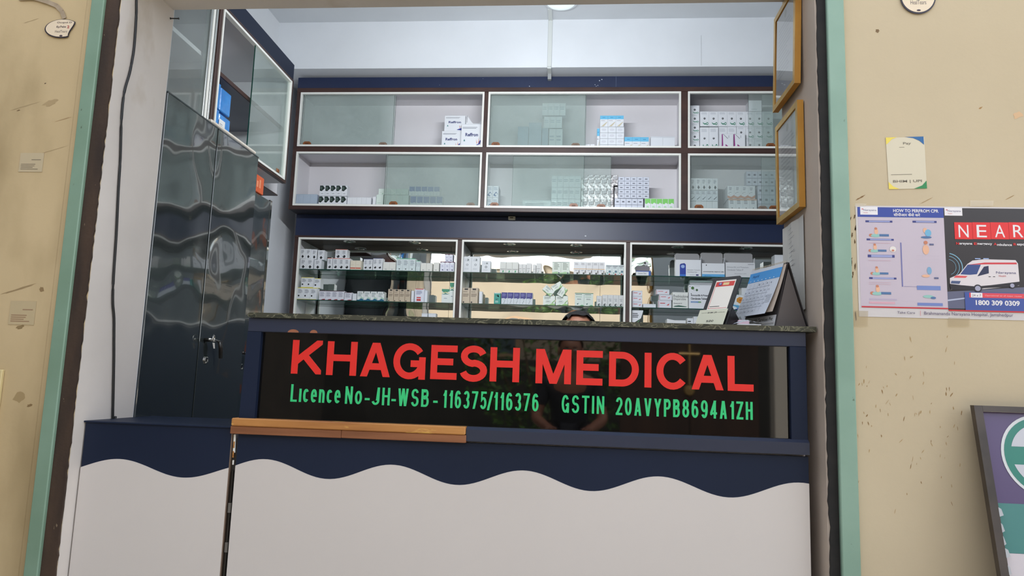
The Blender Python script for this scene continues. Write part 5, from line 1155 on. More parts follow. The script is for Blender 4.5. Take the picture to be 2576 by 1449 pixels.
S_('gridmark', 1546, 1618, 499.5, 524, 5, 2, U2, 'small grey marked carton, lower block', q2, Y=4.66)
S_('gridmark', 1555, 1633, 445, 499, 5, 5, None, 'small grey marked carton, upper block', q2, Y=4.66)
S_('greenlime', 1622, 1696, 499, 524, 5, 1, U2, 'white carton with lime green top', q2, Y=4.66)
q3 = 'second right bay'
S_('plain', 1736, 1806, 506, 526, 5, 1, U2, 'low white carton under the ticked ones', q3, Y=4.66)
S_('tick', 1736, 1806, 478.5, 505.8, 5, 1, None, 'white carton with dark tick', q3, Y=4.66)
S_('diamond', 1736, 1806, 448, 478, 5, 1, None, 'white carton with black diamond above the ticks', q3, Y=4.66)
S_('copperlow', 1833, 1904, 500.5, 527, 4, 1, U2, 'white carton with copper rim, lower row', q3, Y=4.66, depth=.16)
S_('copper', 1830, 1900, 467, 500, 4, 1, None, 'white carton with copper wave, upper row', q3, Y=4.66, depth=.16)
S_('gridmark', 1906, 1950, 468, 527, 3, 3, U2, 'pale marked carton in low rear block', q3, Y=4.68)
S_('gridmark', 1877, 1949, 431, 467.5, 5, 2, None, 'pale marked carton on top at rear', q3, Y=4.70)

# ---- mirrored display cabinet
D1, D2, D3 = 1.6465, 1.4335, 1.2805; YD = 4.775
def D_(kind, x0, x1, yt, shelf, n, desc, place, **k):
    Y = k.pop('Y', YD); k.setdefault('name', 'medicine_box'); return stack(kind, x0, x1, yt, yt+26, n, k.pop('rows', 1), Y, shelf, desc, place, **k)
s1 = 'first glass shelf, left bay'
D_('diamond', 754, 788, 651, D1, 2, 'white diamond carton by the left edge', s1)
zt = D_('diamond', 790, 808, 653, D1, 1, 'lone lower white carton with black diamond,', s1)[2]
z_ = atY(772, 651, YD).z
D_('diamond', 754.5, 782, 626, z_, 2, 'stacked white diamond carton', s1)
D_('diamond', 783, 797, 627, z_+.0, 1, 'third stacked white carton with black diamond,', s1, Y=4.79)
D_('diamond', 799, 815.5, 629, zt, 1, 'stacked white diamond carton set apart,', s1, Y=4.782)
D_('roundblack', 823, 836, 649, D1, 1, 'orange topped carton with black ball, outermost,', s1)
D_('roundblack', 837, 880, 649.5, D1, 3, 'orange topped carton with black ball', s1)
z_ = atY(850, 649.5, YD).z
D_('roundblack', 843, 873, 627, z_, 2, 'stacked orange topped carton', s1, Y=4.79)
D_('creamred', 881, 908, 655, D1, 2, 'cream carton with red band', s1)
D_('navyround', 914, 937, 651, D1, 2, 'navy topped carton with black ball', s1)
D_('navyround', 938, 962, 649, D1, 2, 'taller navy topped carton with black ball', s1, Y=4.77)
D_('smallwhite', 963, 995, 659, D1, 2, 'small square white carton', s1)
D_('greentop', 997, 1045, 650, D1, 3, 'green topped pale carton', s1)
D_('greentop', 1046, 1057, 656, D1, 2, 'thin green topped carton seen on edge', s1)
D_('smallwhite', 1058, 1087, 661.5, D1, 2, 'short white carton near maroon ones', s1)
D_('smallwhite', 1090, 1104, 660, D1, 1, 'lone short white carton beside the maroon topped ones,', s1)
D_('maroon', 1107, 1143, 658, D1, 3, 'maroon topped carton, lower row', s1)
z_ = atY(1125, 658, YD).z
D_('maroon', 1119, 1139, 639, z_, 2, 'maroon topped carton, stacked', s1, Y=4.785)
s2 = 'second glass shelf, left bay'
D_('yellowdot', 747.5, 796, 723.5, D2, 3, 'yellow edged carton, lower row', s2)
z_ = atY(772, 723.5, YD).z
D_('yellowdot', 757, 788, 697.5, z_, 2, 'yellow edged carton, stacked', s2)
D_('yellowdot', 789, 806, 700, z_, 1, 'yellow edged carton at the stack end,', s2, Y=4.80)
D_('maroonfoot', 802.5, 865, 731, D2, 4, 'white carton with maroon foot', s2)
D_('maroonfoot', 866, 884, 735, D2, 1, 'shorter white carton with maroon foot at row end,', s2)
D_('blank', 886, 896, 738, D2, 1, 'narrow plain white carton before the swoosh cartons,', s2)
D_('swoosh', 898, 966, 733, D2, 4, 'white carton with blue green swoosh', s2)
D_('tan', 976, 1033, 727.5, D2, 4, 'tan carton with dark square', s2)
D_('plain', 1034, 1041, 731, D2, 1, 'thin white carton between tan and red ones,', s2)
D_('redwhite', 1043, 1067, 726, D2, 1, 'white carton with red blocks,', s2)
D_('blank', 1068, 1075, 730, D2, 1, 'narrow white carton behind the red block one,', s2, Y=4.80)
D_('greenwhite', 1111, 1131, 727, D2, 1, 'lower green and white carton beside the bay edge,', s2)
D_('greenwhite', 1131.5, 1143, 711, D2, 1, 'tall green and white carton at the bay edge,', s2)
s3 = 'cabinet floor, left bay'
D_('blank', 1060, 1075, 788, D3, 1, 'low white carton, first of two,', s3); D_('blank', 1077, 1096, 788, D3, 1, 'low white carton, second of two,', s3)
t1 = 'first glass shelf, middle bay'
D_('monogram', 1165, 1207, 645, D1, 2, 'large wrapped monogram carton', t1)
D_('monogram', 1211.5, 1234, 656, D1, 1, 'single grey white monogram carton,', t1)
D_('leafsmall', 1257.5, 1304, 659, D1, 3, 'grey carton with green leaf', t1)
D_('greyhook', 1305, 1323.5, 664, D1, 2, 'grey carton with hook, lower pair', t1)
D_('greyhook', 1324, 1337, 662, D1, 1, 'taller grey carton with hook, middle of its row,', t1)
D_('greyhook', 1340, 1348, 665, D1, 1, 'narrow grey carton with hook,', t1)
D_('greyhook', 1349, 1362, 662, D1, 1, 'last grey carton with hook,', t1)
D_('mintlist', 1389, 1433.5, 658.5, D1, 2, 'pale green listing carton', t1)
D_('amberline', 1443, 1522, 659, D1, 5, 'grey carton with amber line', t1)
D_('bluedots', 1524, 1570, 666, D1, 3, 'pale carton with blue dots', t1)
t2 = 'second glass shelf, middle bay'
D_('tan', 1162.5, 1203, 724, D2, 2, 'tan carton with dark square', t2)
D_('plain', 1205, 1213, 733, D2, 1, 'thin white carton behind the tan pair,', t2)
D_('teal', 1242.5, 1259, 736, D2, 1, 'teal green carton,', t2)
D_('navywave', 1261, 1340, 736, D2, 5, 'white carton with navy top', t2)
D_('greenhead', 1446, 1492.5, 737, D2, 2, 'pale carton with green head band', t2)
D_('blackswirl', 1500.6, 1514, 744, D2, 1, 'grey carton with black swirl, set apart,', t2)
D_('blackswirl', 1515, 1570, 742, D2, 4, 'grey carton with black swirl', t2)
# five leaf cartons piled as a star
def turned(kind, cx, cy, w, h, ang, Y, label):
    me = carton_mesh(kind, w, .045, h); o = bpy.data.objects.new('medicine_box', me); COL.objects.link(o)
    q = atY(cx, cy, Y); R = Matrix.Rotation(-ang, 4, 'Y'); off = R @ Vector((w/2, 0, h/2))
    o.rotation_euler = (0, -ang, 0); o.location = Vector((q.x, Y, q.z))-off; return tag(o, label, 'carton', 'leaf print cartons piled as a star')
D_('leafcard', 1366, 1396.5, 744, D2, 1, 'leaf print carton at the left foot of the star pile,', t2, Y=4.77)
D_('leafcard', 1398, 1428.5, 744, D2, 1, 'leaf print carton at the right foot of the star pile,', t2, Y=4.77)
turned('leafcard', 1379.5, 731, .073, .043, math.radians(-41), 4.766, 'leaf print carton tilted at the left of the star pile')
turned('leafcard', 1401, 720.5, .073, .040, math.radians(33), 4.80, 'leaf print carton lying across the top of the star pile')
turned('leafcard', 1414.5, 734, .066, .043, math.radians(56), 4.766, 'leaf print carton tilted at the right of the star pile')
# ---- right bay: bigger open cartons
def open_carton(x0, x1, yt, shelf, Y, depth, label, printer, lid_top, lean=.35, base=W0, inner=(150, 150, 152)):
    a = atY(x0, yt, Y); b = atY(x1, yt, Y); w = b.x-a.x; h = a.z-shelf
    t = root('open_carton', (a.x, Y, shelf), label, 'carton'); mb = MB(); c = plain(base, .38); i_ = plain(inner, .6)
    th = .0012
    mb.box((a.x, Y, shelf+.0004), (b.x, Y+th, shelf+h), c); mb.box((a.x, Y+depth-th, shelf+.0004), (b.x, Y+depth, shelf+h), c)
    mb.box((a.x, Y+th, shelf+.0004), (a.x+th, Y+depth-th, shelf+h), c); mb.box((b.x-th, Y+th, shelf+.0004), (b.x, Y+depth-th, shelf+h), c)
    mb.box((a.x+th, Y+th, shelf+.0004), (b.x-th, Y+depth-th, shelf+th), i_); mb.build('carton_body', t)
    F = MB(); f_ = Face(F, (a.x, Y, shelf), (1, 0, 0), (0, 0, 1), .0004); printer(f_, w, h); F.build('front_print', t)
    lt = atY((x0+x1)/2, lid_top, Y+depth).z; L_ = lt-(shelf+h)
    lid = MB(); y2 = Y+depth; z2 = shelf+h+.0005; r = min(.012, w*.1)
    lid.prism([(a.x, y2, z2), (b.x, y2, z2), (b.x, y2+L_*lean*.0+.004, z2+L_-r), (b.x-r, y2+.004, z2+L_), (a.x+r, y2+.004, z2+L_), (a.x, y2+.004, z2+L_-r)], (0, .001, 0), i_); lid.build('lid_flap', t)
    for s, x in ((-1, a.x), (1, b.x)):
        mb = MB(); mb.prism([(x-s*.001, Y+.004, z2), (x-s*.001, y2-.006, z2), (x+s*.003, y2-.012, z2+L_*.45), (x+s*.003, Y+.012, z2+L_*.45)], (s*.0005, 0, 0), c); mb.build('dust_flap', t)
    return t
DK2 = plain((44, 48, 58), .5); LK = plain((150, 154, 162), .5)
def pr1(F, w, h):
    F.rect(w*.16, 0, w*.40, h*.72, plain((40, 66, 160), .35)); F.pg([(w*.16, h*.70), (w*.40, h*.72), (w*.34, h*.80), (w*.20, h*.76)], plain((36, 56, 140))); F.up(); F.disc(w*.28, h*.60, w*.075, plain((150, 176, 220)), h*.10); F.rect(w*.16, 0, w*.40, h*.14, plain((50, 110, 200)))
    F.text('Ethamsylate + Tranexamic', w*.46, h*.36, w*.96, h*.43, DK2); F.text('Acid and Mefenamic Tablets', w*.46, h*.25, w*.84, h*.31, DK2); F.text('NICOVAS-MF', w*.56, h*.08, w*.74, h*.14, LK); F.rect(w*.80, h*.07, w*.90, h*.15, plain((40, 50, 110)))
def pr2(F, w, h):
    F.rect(0, 0, w, h*.22, plain((100, 172, 222), .35)); F.up(); F.text('LEVONORGESTREL TABLETS IP 1.5MG', w*.05, h*.36, w*.96, h*.43, DK2, .02); F.text('ABORTION', w*.1, h*.07, w*.4, h*.13, plain((40, 80, 150))); F.rect(w*.17, h*.82, w*.21, h*.90, DK2)
def pr3(F, w, h):
    F.text('Amoxycillin and Potassium', w*.04, h*.62, w*.78, h*.74, LK, .01); F.text('Clavulanate Tablets IP', w*.04, h*.46, w*.60, h*.57, LK, .01); F.text('Amoxypen-625', w*.30, h*.22, w*.70, h*.30, LK); F.rect(w*.76, h*.88, w*.96, h*.90, DK2)
v1 = 'first glass shelf, right bay'; v2 = 'second glass shelf, right bay'
YO = 4.78
open_carton(1700, 1763.5, 653, D1, YO, .06, 'open white carton with royal blue stripe on the first shelf', pr1, 638)
open_carton(1766, 1823, 662, D1, YO, .06, 'open white carton with sky blue foot, middle of three open ones', pr2, 635)
open_carton(1825.5, 1899, 660, D1, YO, .06, 'open white carton with grey wording, widest of the open ones', pr3, 636, base=(214, 216, 220))
D_('plain', 1949, 1985, 641, D1, 1, 'white carton beside the wall lining,', v1, Y=4.80, depth=.08)
t = open_carton(1600, 1637, 681, D1, YO, .05, 'small white and blue open carton with grey lid', lambda F, w, h: (F.rect(0, h*.84, w, h, plain((36, 70, 150))), F.rect(w*.86, 0, w, h, plain((36, 90, 180))), F.text('Telmisartan Tablets', w*.12, h*.36, w*.7, h*.62, DK2)), 669, inner=(120, 116, 122))
fo = MB(); q = atY(1624, 663, 4.93); fo.prism([(q.x-.018, 4.93, q.z-.008), (q.x+.004, 4.93, q.z-.014), (q.x+.018, 4.93, q.z-.012), (q.x+.020, 4.93, q.z+.008), (q.x, 4.93, q.z+.016)], (0, .003, 0), plain((220, 222, 224))); fo.prism([(q.x-.012, 4.9285, q.z), (q.x, 4.9285, q.z-.006), (q.x+.004, 4.9285, q.z+.008), (q.x-.008, 4.9285, q.z+.012)], (0, .001, 0), M_BLACK)
fo.box((q.x-.002, 4.9335, D1+.001), (q.x+.002, 4.9355, q.z), plain((200, 204, 206)))
tag(fo.build('paper_tag'), 'small black and white paper tag standing behind the blue carton', 'tag')
# second shelf
D_('redlogo', 1590, 1616, 731, D2, 1, 'white carton with red logo, left column', v2, rows=3)
D_('blank', 1617.5, 1650, 764.5, D2, 1, 'flat white carton lying between the red logo piles,', v2)
z_ = D_('redlogo', 1656, 1689, 755, D2, 1, 'lower white carton with red logo, middle pile,', v2)[2]
z2 = D_('redlogo', 1658, 1691, 741, z_+.0005, 1, 'middle white carton with red logo, middle pile,', v2)[2]
D_('redlogo', 1651, 1684, 728, z2+.0005, 1, 'topmost white carton with red logo, middle pile,', v2)
def big(x0, x1, yt, shelf, Y, d, label, printer, base=W0):
    a = atY(x0, yt, Y); b = atY(x1, yt, Y); mb = MB(); mb.cbox((a.x, Y, shelf+.0004), (b.x, Y+d, a.z), plain(base, .38), .001)
    F = Face(mb, (a.x, Y, shelf), (1, 0, 0), (0, 0, 1), .0004); printer(F, b.x-a.x, a.z-shelf); mb.box((a.x+.001, Y-.0002, a.z-.003), (b.x-.001, Y, a.z-.002), plain((150, 154, 160)))
    return tag(mb.build('medicine_carton'), label, 'carton')
def pr4(F, w, h):
    F.text('Prednisolone', w*.06, h*.66, w*1.0, h*.84, DK2, .0); F.text('Dispersible', w*.06, h*.48, w*.86, h*.64, DK2); F.text('Omnacortil 10', w*.06, h*.28, w*.60, h*.35, DK2, .02)
    F.pg([(w*.04, h*.10), (w*.3, h*.10), (w*.9, h*.10), (w*.9, h*.13), (w*.4, h*.20), (w*.15, h*.16)], plain((40, 90, 74)))
def pr5(F, w, h):
    F.text('Amoxycillin & Potassium', w*.08, h*.50, w*.96, h*.60, DK2, .03); F.text('Clavulanate Tablets IP', w*.08, h*.38, w*.88, h*.47, DK2, .03)
    F.rect(w*.08, h*.25, w*.40, h*.31, plain((60, 120, 180))); F.rect(w*.40, h*.25, w*.52, h*.31, plain((110, 160, 110))); F.up(); F.text('MOXIKIND CV', w*.10, h*.262, w*.38, h*.30, plain(W0)); F.k -= 1
    for x, z, r, c in ((.16, .86, .045, (70, 110, 56)), (.34, .78, .034, (70, 100, 70)), (.10, .62, .014, (60, 70, 66)), (.22, .78, .010, (60, 70, 66)), (.05, .92, .012, (60, 80, 70))): F.disc(w*x, h*z, w*r*1.5, plain(c, .4))
    F.lines(w*.22, h*.93, w*.6, h*.95, 1, LK)
def pr6(F, w, h):
    F.text('LE', w*.10, h*.52, w*.26, h*.62, DK2)
    for i in range(7):
        a = 6.28*i/7; F.disc(w*.62+w*.14*math.cos(a), h*.64+h*.12*math.sin(a), w*.12, plain((206, 140, 50), .4), h*.10, 10)
    F.up(); F.disc(w*.62, h*.64, w*.08, plain((186, 96, 36)), h*.06); F.pg([(0, .36*h), (w*.5, h*.30), (w, h*.06), (w, h*.0), (w*.6, h*.0), (w*.3, h*.20), (0, h*.30)], plain((90, 160, 200))); F.pg([(w*.25, h*.02), (w*.9, h*.30), (w, h*.30), (w, h*.24), (w*.45, h*.02)], plain((60, 84, 170)))
big(1692, 1731, 734.5, D2, 4.785, .10, 'white carton lettered for dispersible tablets beside the red logo pile', pr4, (222, 224, 220))
big(1733, 1792, 716, D2, 4.775, .05, 'tall white carton with green dots behind the payment standee', pr5)
big(1838, 1877, 741, D2, 4.775, .06, 'white carton with orange flower and blue ribbon print', pr6, (216, 224, 228))
D_('plain', 1866, 1902, 724, D2, 1, 'white carton rising behind the flower carton,', v2, Y=4.85, depth=.08)
lf = MB(); a = atY(1735, 712, 4.83); b = atY(1794, 706, 4.83); lf.prism([(a.x, 4.83, a.z-.004), (b.x, 4.83, a.z-.004), (b.x-.004, 4.83, b.z+.001), (a.x+.002, 4.83, b.z+.001)], (0, .06, .0), plain(W0)); lf.box((a.x+.004, 4.835, D2+.0005), (b.x-.004, 4.885, a.z-.0045), plain((180, 182, 186)))
tag(lf.build('medicine_carton'), 'white carton lid edge showing above the green dot carton', 'carton')
v3 = 'cabinet floor, right bay'
big(1590, 1618, 780, D3, 4.775, .08, 'white carton with dark green curve at the floor of the end bay', lambda F, w, h: (F.pg([(0, h*.30), (w*.3, h*.42), (w*.8, h*.60), (w, h*.96), (w, h*.30)], plain((36, 44, 40))), F.pg([(0, h*.22), (w*.5, h*.36), (w*.8, h*.60), (w*.5, h*.42)], plain((90, 150, 90))), F.lines(w*.05, h*.6, w*.7, h*.85, 3, DK2)))
tr = MB(); a = atY(1678, 802, 4.78); b = atY(1725, 806, 4.78); tr.prism([(a.x, 4.78, D3+.0005), (b.x, 4.78, D3+.0005), (b.x, 4.78, b.z), (a.x+.05, 4.78, b.z-.001), (a.x, 4.78, a.z)], (0, .1, 0), plain((222, 224, 226), .5)); tag(tr.build('paper_tray'), 'low white paper tray at the floor of the end bay', 'tray')
big(1729, 1744, 800, D3, 4.80, .06, 'small folded leaflet pack beside the white tray', lambda F, w, h: F.lines(w*.1, h*.3, w*.8, h*.8, 3, DK2)); big(1745, 1770, 796, D3, 4.79, .06, 'small white carton half hidden behind the cream standee card', lambda F, w, h: F.text('R', w*.1, h*.2, w*.3, h*.6, LK))

# ================================================================== CEILING LIGHT AND TRUNKING
q = atZ(1412, 4, ZC); cl = root('ceiling_light', (-.126, 4.26, ZC), 'round white ceiling light above the wall cabinet, cut by the lintel', 'ceiling light')
mb = MB(); mb.lathe((-.126, 4.235, ZC-.001), (0, 0, -1), [(.118, 0), (.118, .010), (.104, .026), (.092, .028)], plain((222, 226, 230), .35), 40); mb.build('rim', cl, smooth=False)
mb = MB(); mb.lathe((-.126, 4.235, ZC-.028), (0, 0, -1), [(.091, 0), (.085, .006), (.05, .010), (.01, .011)], plain((226, 238, 240), .3, 0, 0, .55), 40); mb.build('diffuser', cl, smooth=True)
pw = atY(1383, 120, 4.49).x; WT = plain((206, 210, 208), .5)
mb = MB(); mb.cbox((pw-.014, 4.488, 2.986), (pw+.014, 4.4995, ZC-.001), WT, .002); mb.box((pw-.013, 4.35, ZC-.012), (pw+.013, 4.487, ZC-.001), WT)
mb.box((pw-.012, 4.4885, 2.972), (pw+.012, 4.57, 2.984), WT); mb.box((pw-.012, 4.57, 2.935), (pw+.012, 4.5985, 2.984), plain((150, 154, 156), .5)); tag(mb.build('cable_trunking'), 'pale vertical cable trunking running from ceiling light down to the wall cabinet', 'trunking')
# tube light on the inner face of the front wall, over the opening
TX = -.25
tl = root('tube_light', (TX, 2.60, 2.43), 'white tube light on the inside of the front wall above the opening', 'tube light')
mb = MB(); mb.box((TX-.62, YW+.3125, 2.41), (TX+.62, YW+.34, 2.47), plain((220, 222, 224), .5)); mb.build('batten', tl)
mb = MB(); mb.tube([(TX-.6, YW+.36, 2.44), (TX+.6, YW+.36, 2.44)], .013, plain((235, 244, 255), .3, 0, 0, 14), 12); mb.build('tube', tl)
tla = area('tube_glow', (TX, YW+.376, 2.44), (TX, 4.8, 1.9), 1.2, .026, TUBE_POWER, (.92, .96, 1))
tla.rotation_euler = (Vector((0, -1, .12))).to_track_quat('Z', 'Y').to_euler()
for n_ in ('seen',): tla.data.cycles.max_bounces = 8

# ================================================================== PEOPLE
def skin_body(name, joints, edges, par, mats, sub=2):
    me = bpy.data.meshes.new(name); me.from_pydata([j[0] for j in joints], edges, []); o = bpy.data.objects.new(name, me); COL.objects.link(o)
    o.parent = par; o['_o'] = list(par['_o'])
    sk_ = o.modifiers.new('skin', 'SKIN'); sk_.use_smooth_shade = True
    lay = me.skin_vertices[0] if len(me.skin_vertices) else None
    if lay is None:
        bm = __import__('bmesh').new(); bm.from_mesh(me); bm.verts.layers.skin.verify(); bm.to_mesh(me); bm.free(); lay = me.skin_vertices[0]
    for i, j in enumerate(joints):
        r = j[1]; lay.data[i].radius = r if isinstance(r, tuple) else (r, r); lay.data[i].use_root = (i == 0)
    sb_ = o.modifiers.new('sub', 'SUBSURF'); sb_.levels = sub; sb_.render_levels = sub
    for m_ in mats: me.materials.append(m_)
    return o
def blob(name, par, c, r, mat, cut=None, wob=0, seed=1, n=3):
    import bmesh
    bm = bmesh.new(); bmesh.ops.create_icosphere(bm, subdivisions=n, radius=1); rd = random.Random(seed)
    if cut:
        dl = [v for v in bm.verts if cut(v.co)]; bmesh.ops.delete(bm, geom=dl, context='VERTS')
    for v in bm.verts:
        k = 1+wob*(math.sin(v.co.x*23+seed)*math.cos(v.co.y*19)+.5*math.sin(v.co.z*31)); v.co = Vector((v.co.x*r[0]*k+c[0], v.co.y*r[1]*k+c[1], v.co.z*r[2]*k+c[2]))
    me = bpy.data.meshes.new(name); bm.to_mesh(me); bm.free(); me.materials.append(mat); me.polygons.foreach_set('use_smooth', [True]*len(me.polygons))
    o = bpy.data.objects.new(name, me); COL.objects.link(o); o.parent = par; o['_o'] = list(par['_o']); return o
SKIN = noisy('warm_skin', (150, 100, 78), (164, 114, 90), 12, .5); HAIRM = noisy('black_hair', (14, 12, 12), (30, 26, 26), 60, .45, stretch=(1, .2, 1), bump=.8, bscale=120, bdist=.002)
def sitter(label, loc, rz, shirt, trousers, top=1.265, lean=.04):
    """seated adult facing -Y before turning; local coordinates, seat at .46"""
    t = root('person', loc, label, 'person', None, rz); t['_o'] = [0, 0, 0]
    hz = top-.115     # head centre height
    J = []; E_ = []
    def j(x, y, z, r): J.append(((x, y, z), r)); return len(J)-1
    pv = j(0, .06, .53, (.15, .11)); wa = j(0, .05, .66, (.125, .10)); ch = j(0, .03-lean*.3, hz-.34, (.15, .11)); sh = j(0, .02-lean*.5, hz-.21, (.13, .075)); nk = j(0, .0-lean, hz-.14, .052); hd0 = j(0, -.01-lean, hz-.06, .062)
    hd1 = j(0, -.005-lean, hz+.0, (.078, .09)); hd2 = j(0, .005-lean, hz+.055, (.070, .082))
    E_ += [(pv, wa), (wa, ch), (ch, sh), (sh, nk), (nk, hd0), (hd0, hd1), (hd1, hd2)]
    for s in (-1, 1):
        a = j(s*.17, .02-lean*.4, hz-.235, .055); b = j(s*.235, -.02-lean, hz-.48, .042); c = j(s*.15, -.24-lean, hz-.53, .032); d = j(s*.13, -.29-lean, hz-.535, .024)
        E_ += [(sh, a), (a, b), (b, c), (c, d)]
        for k in range(4):
            f0 = j(s*(.13-.028+k*.017), -.345-lean, hz-.54, .0095); f1 = j(s*(.13-.030+k*.018), -.375-lean, hz-.555-.002*k, .0085); E_ += [(d, f0), (f0, f1)]
        th = j(s*.098, -.305-lean, hz-.53, .011); E_ += [(d, th)]; th2 = j(s*.082, -.335-lean, hz-.538, .009); E_ += [(th, th2)]
        h = j(s*.095, .03, .53, .085); kn = j(s*.13, -.40, .50, .058); an = j(s*.13, -.36, .10, .038); to = j(s*.14, -.48, .045, .036); E_ += [(pv, h), (h, kn), (kn, an), (an, to)]
    skin_body('body', J, E_, t, [SKIN])
    # clothing: slightly larger tubes over trunk, upper arms and legs
    K = [J[pv], J[wa], J[ch], J[sh]]; K = [(p, (r[0]+.012, r[1]+.012)) for p, r in K]; ed = [(0, 1), (1, 2), (2, 3)]
    for s in (-1, 1):
        n = len(K); K += [((s*.17, .02-lean*.4, hz-.235), .066), ((s*.225, -.01-lean*.8, hz-.42), .056)]; ed += [(3, n), (n, n+1)]
    skin_body('shirt', K, ed, t, [noisy('shirt_cloth', shirt, tuple(c+8 for c in shirt), 30, .85)])
    K = [((0, .06, .52), (.165, .125))]; ed = []
    for s in (-1, 1):
        n = len(K); K += [((s*.095, .02, .53), .098), ((s*.13, -.40, .50), .070), ((s*.13, -.365, .14), .052)]; ed += [(0, n), (n, n+1), (n+1, n+2)]
    skin_body('trousers', K, ed, t, [noisy('trouser_cloth', trousers, tuple(c+8 for c in trousers), 30, .85)])
    hc = (0, .012-lean, hz+.022)
    blob('hair', t, hc, (.092, .106, .098), HAIRM, cut=lambda v: (v.z < -.1 and v.y < .35) or (v.y < -.40 and v.z < .60+.12*math.cos(v.x*5)) or v.z < -.75, wob=.012)
    blob('face', t, (0, .004-lean, hz+.008), (.078, .086, .100), SKIN)
    yf = -.088-lean
    for s in (-1, 1):
        blob('eye', t, (s*.031, yf+.012, hz-.005), (.013, .009, .008), plain((220, 216, 210), .2), n=2); blob('pupil', t, (s*.031, yf+.004, hz-.005), (.005, .003, .005), M_BLACK, n=2)
        blob('ear', t, (s*.083, .005-lean, hz-.012), (.012, .022, .032), SKIN, n=2); blob('brow', t, (s*.031, yf+.006, hz+.017), (.018, .006, .004), HAIRM, n=2)
    blob('nose', t, (0, yf-.006, hz-.028), (.013, .018, .022), SKIN, n=2); blob('mouth', t, (0, yf+.010, hz-.062), (.024, .008, .007), plain((130, 70, 64), .5), n=2)
    return t
def stool(label, loc):
    t = root('stool', loc, label, 'stool'); t['_o'] = [0, 0, 0]; mb = MB(); mb.lathe((0, 0, .36), (0, 0, 1), [(.15, 0), (.165, .008), (.165, .022), (.15, .03)], plain((60, 70, 120), .5), 24); mb.build('seat', t)
    for k in range(4):
        a = .785+1.571*k; mb = MB(); mb.tube([(.17*math.cos(a), .17*math.sin(a), 0), (.11*math.cos(a), .11*math.sin(a), .36)], .012, plain((60, 70, 120), .5), 8); mb.build('leg', t)
stool('round blue stool under the seated shop worker', (.02, 3.52, 0)); sitter('person with black hair seated low behind the counter, only head top showing', (.02, 3.50, 0), 0, (60, 66, 84), (40, 40, 44), top=1.262)
# person taking the picture, seen mirrored in the black sign
stool('round blue stool behind the photographer spot', (-.02, -.62, 0)); sitter('person in dark clothes sitting outside, mirrored in the black sign', (-.02, -.60, 0), math.pi, (24, 26, 34), (26, 28, 36), top=1.27, lean=.02)

# ================================================================== OUTSIDE, SEEN IN THE MIRRORS
BEI = noisy('beige_facade', (128, 116, 99), (141, 129, 111), 1.2, .85)
m = MB(); m.box((-7, -6.3, 0), (7, -6, 3.45), BEI); m.box((-7, -6.35, 3.45), (7, -5.9, 3.55), plain((224, 214, 196), .8)); fc_ = m.build('facing_wall')
tag(fc_, 'long beige building wall across the lane, seen in the mirrors', 'wall', None, 'structure')
for i, x in enumerate((-3.4, -1.2, 1.5, 3.6)):
    m = MB(); m.box((x-.4, -6.0, 1.3), (x+.4, -5.97, 2.3), plain((150, 120, 90), .6)); w_ = m.build('window_frame', fc_)
    part('window_pane', w_, (x-.35, -5.969, 1.35), (x-.01, -5.965, 2.25), plain((70, 84, 90), .1)); part('window_pane', w_, (x+.01, -5.969, 1.35), (x+.35, -5.965, 2.25), plain((70, 84, 90), .1))
m = MB(); DW = noisy('dark_compound_wall', (40, 40, 36), (54, 52, 46), 4, .9); m.box((-6, -4.1, 0), (-1.2, -4.0, 1.75), DW); m.box((-1.2, -4.1, 0), (1.0, -4.0, 1.2), DW); m.box((1.0, -4.1, 0), (6, -4.0, 1.75), DW); tag(m.build('compound_wall'), 'dark low compound wall behind the photographer, mirrored in the sign', 'wall', None, 'structure')
m = MB(); m.box((-3.2, -4.0, 0), (-3.0, 2.19, 3.2), noisy('dark_sky_block_wall', (74, 68, 60), (88, 80, 70), 4, .9)); tag(m.build('sky_block_wall'), 'unseen dark side wall added left of the shop front to block sky', 'wall', None, 'structure')  # added out of view to keep sky light off the left side
# wooden gate with brass rosettes
gt = root('wooden_gate', (1.1, -1.95, 0), 'dark wooden gate with brass rosettes mirrored in the black sign', 'gate')
GW = noisy('dark_gate_wood', (54, 38, 30), (74, 52, 40), 6, .5, stretch=(1, 1, .2)); BR = plain((206, 172, 110), .3, .6)
for x0, x1 in ((.42, 1.02), (1.03, 1.62)):
    gl_ = part('gate_leaf', gt, (x0, -2.0, .02), (x1, -1.955, 1.55), GW, .004)
    for k in range(3):
        mb = MB(); x = x0+.1+k*.2; mb.lathe((x, -1.952, .42), (0, 1, 0), [(.028, 0), (.028, .006), (.012, .016), (.004, .018)], BR, 10); mb.build('rosette', gl_)
mb = MB(); mb.tube([(1.02, -1.94, .95), (1.02, -1.94, 1.32)], .010, BR); mb.tube([(.93, -1.94, 1.22), (1.11, -1.94, 1.22)], .010, BR); mb.lathe((1.02, -1.945, .9), (0, 1, 0), [(.05, 0), (.04, .02), (.01, .025)], BR, 12); mb.build('brass_cross', gt)
for k in range(6):
    mb = MB(); x = .5+k*.2; mb.tube([(x, -1.98, 1.55), (x, -1.98, 1.84)], .008, M_BLACK); mb.tube([(x, -1.98, 1.62), (x+.1, -1.98, 1.74), (x+.2, -1.98, 1.62)], .007, M_BLACK); mb.build('grille_bar', gt)
mb = MB(); mb.box((.42, -1.99, 1.84), (1.62, -1.97, 1.87), M_BLACK); mb.build('top_bar', gt)
m = MB(); m.box((1.74, -2.05, 0), (1.86, -1.9, 2.3), plain((214, 208, 196), .8)); tag(m.build('gate_post'), 'pale square post beside the wooden gate', 'post')
m = MB(); m.box((1.87, -2.3, 0), (4.5, -2.2, 2.0), noisy('dark_side_wall', (58, 54, 50), (70, 66, 60), 4, .9)); tag(m.build('side_wall'), 'dark wall beyond the pale gate post', 'wall', None, 'structure')
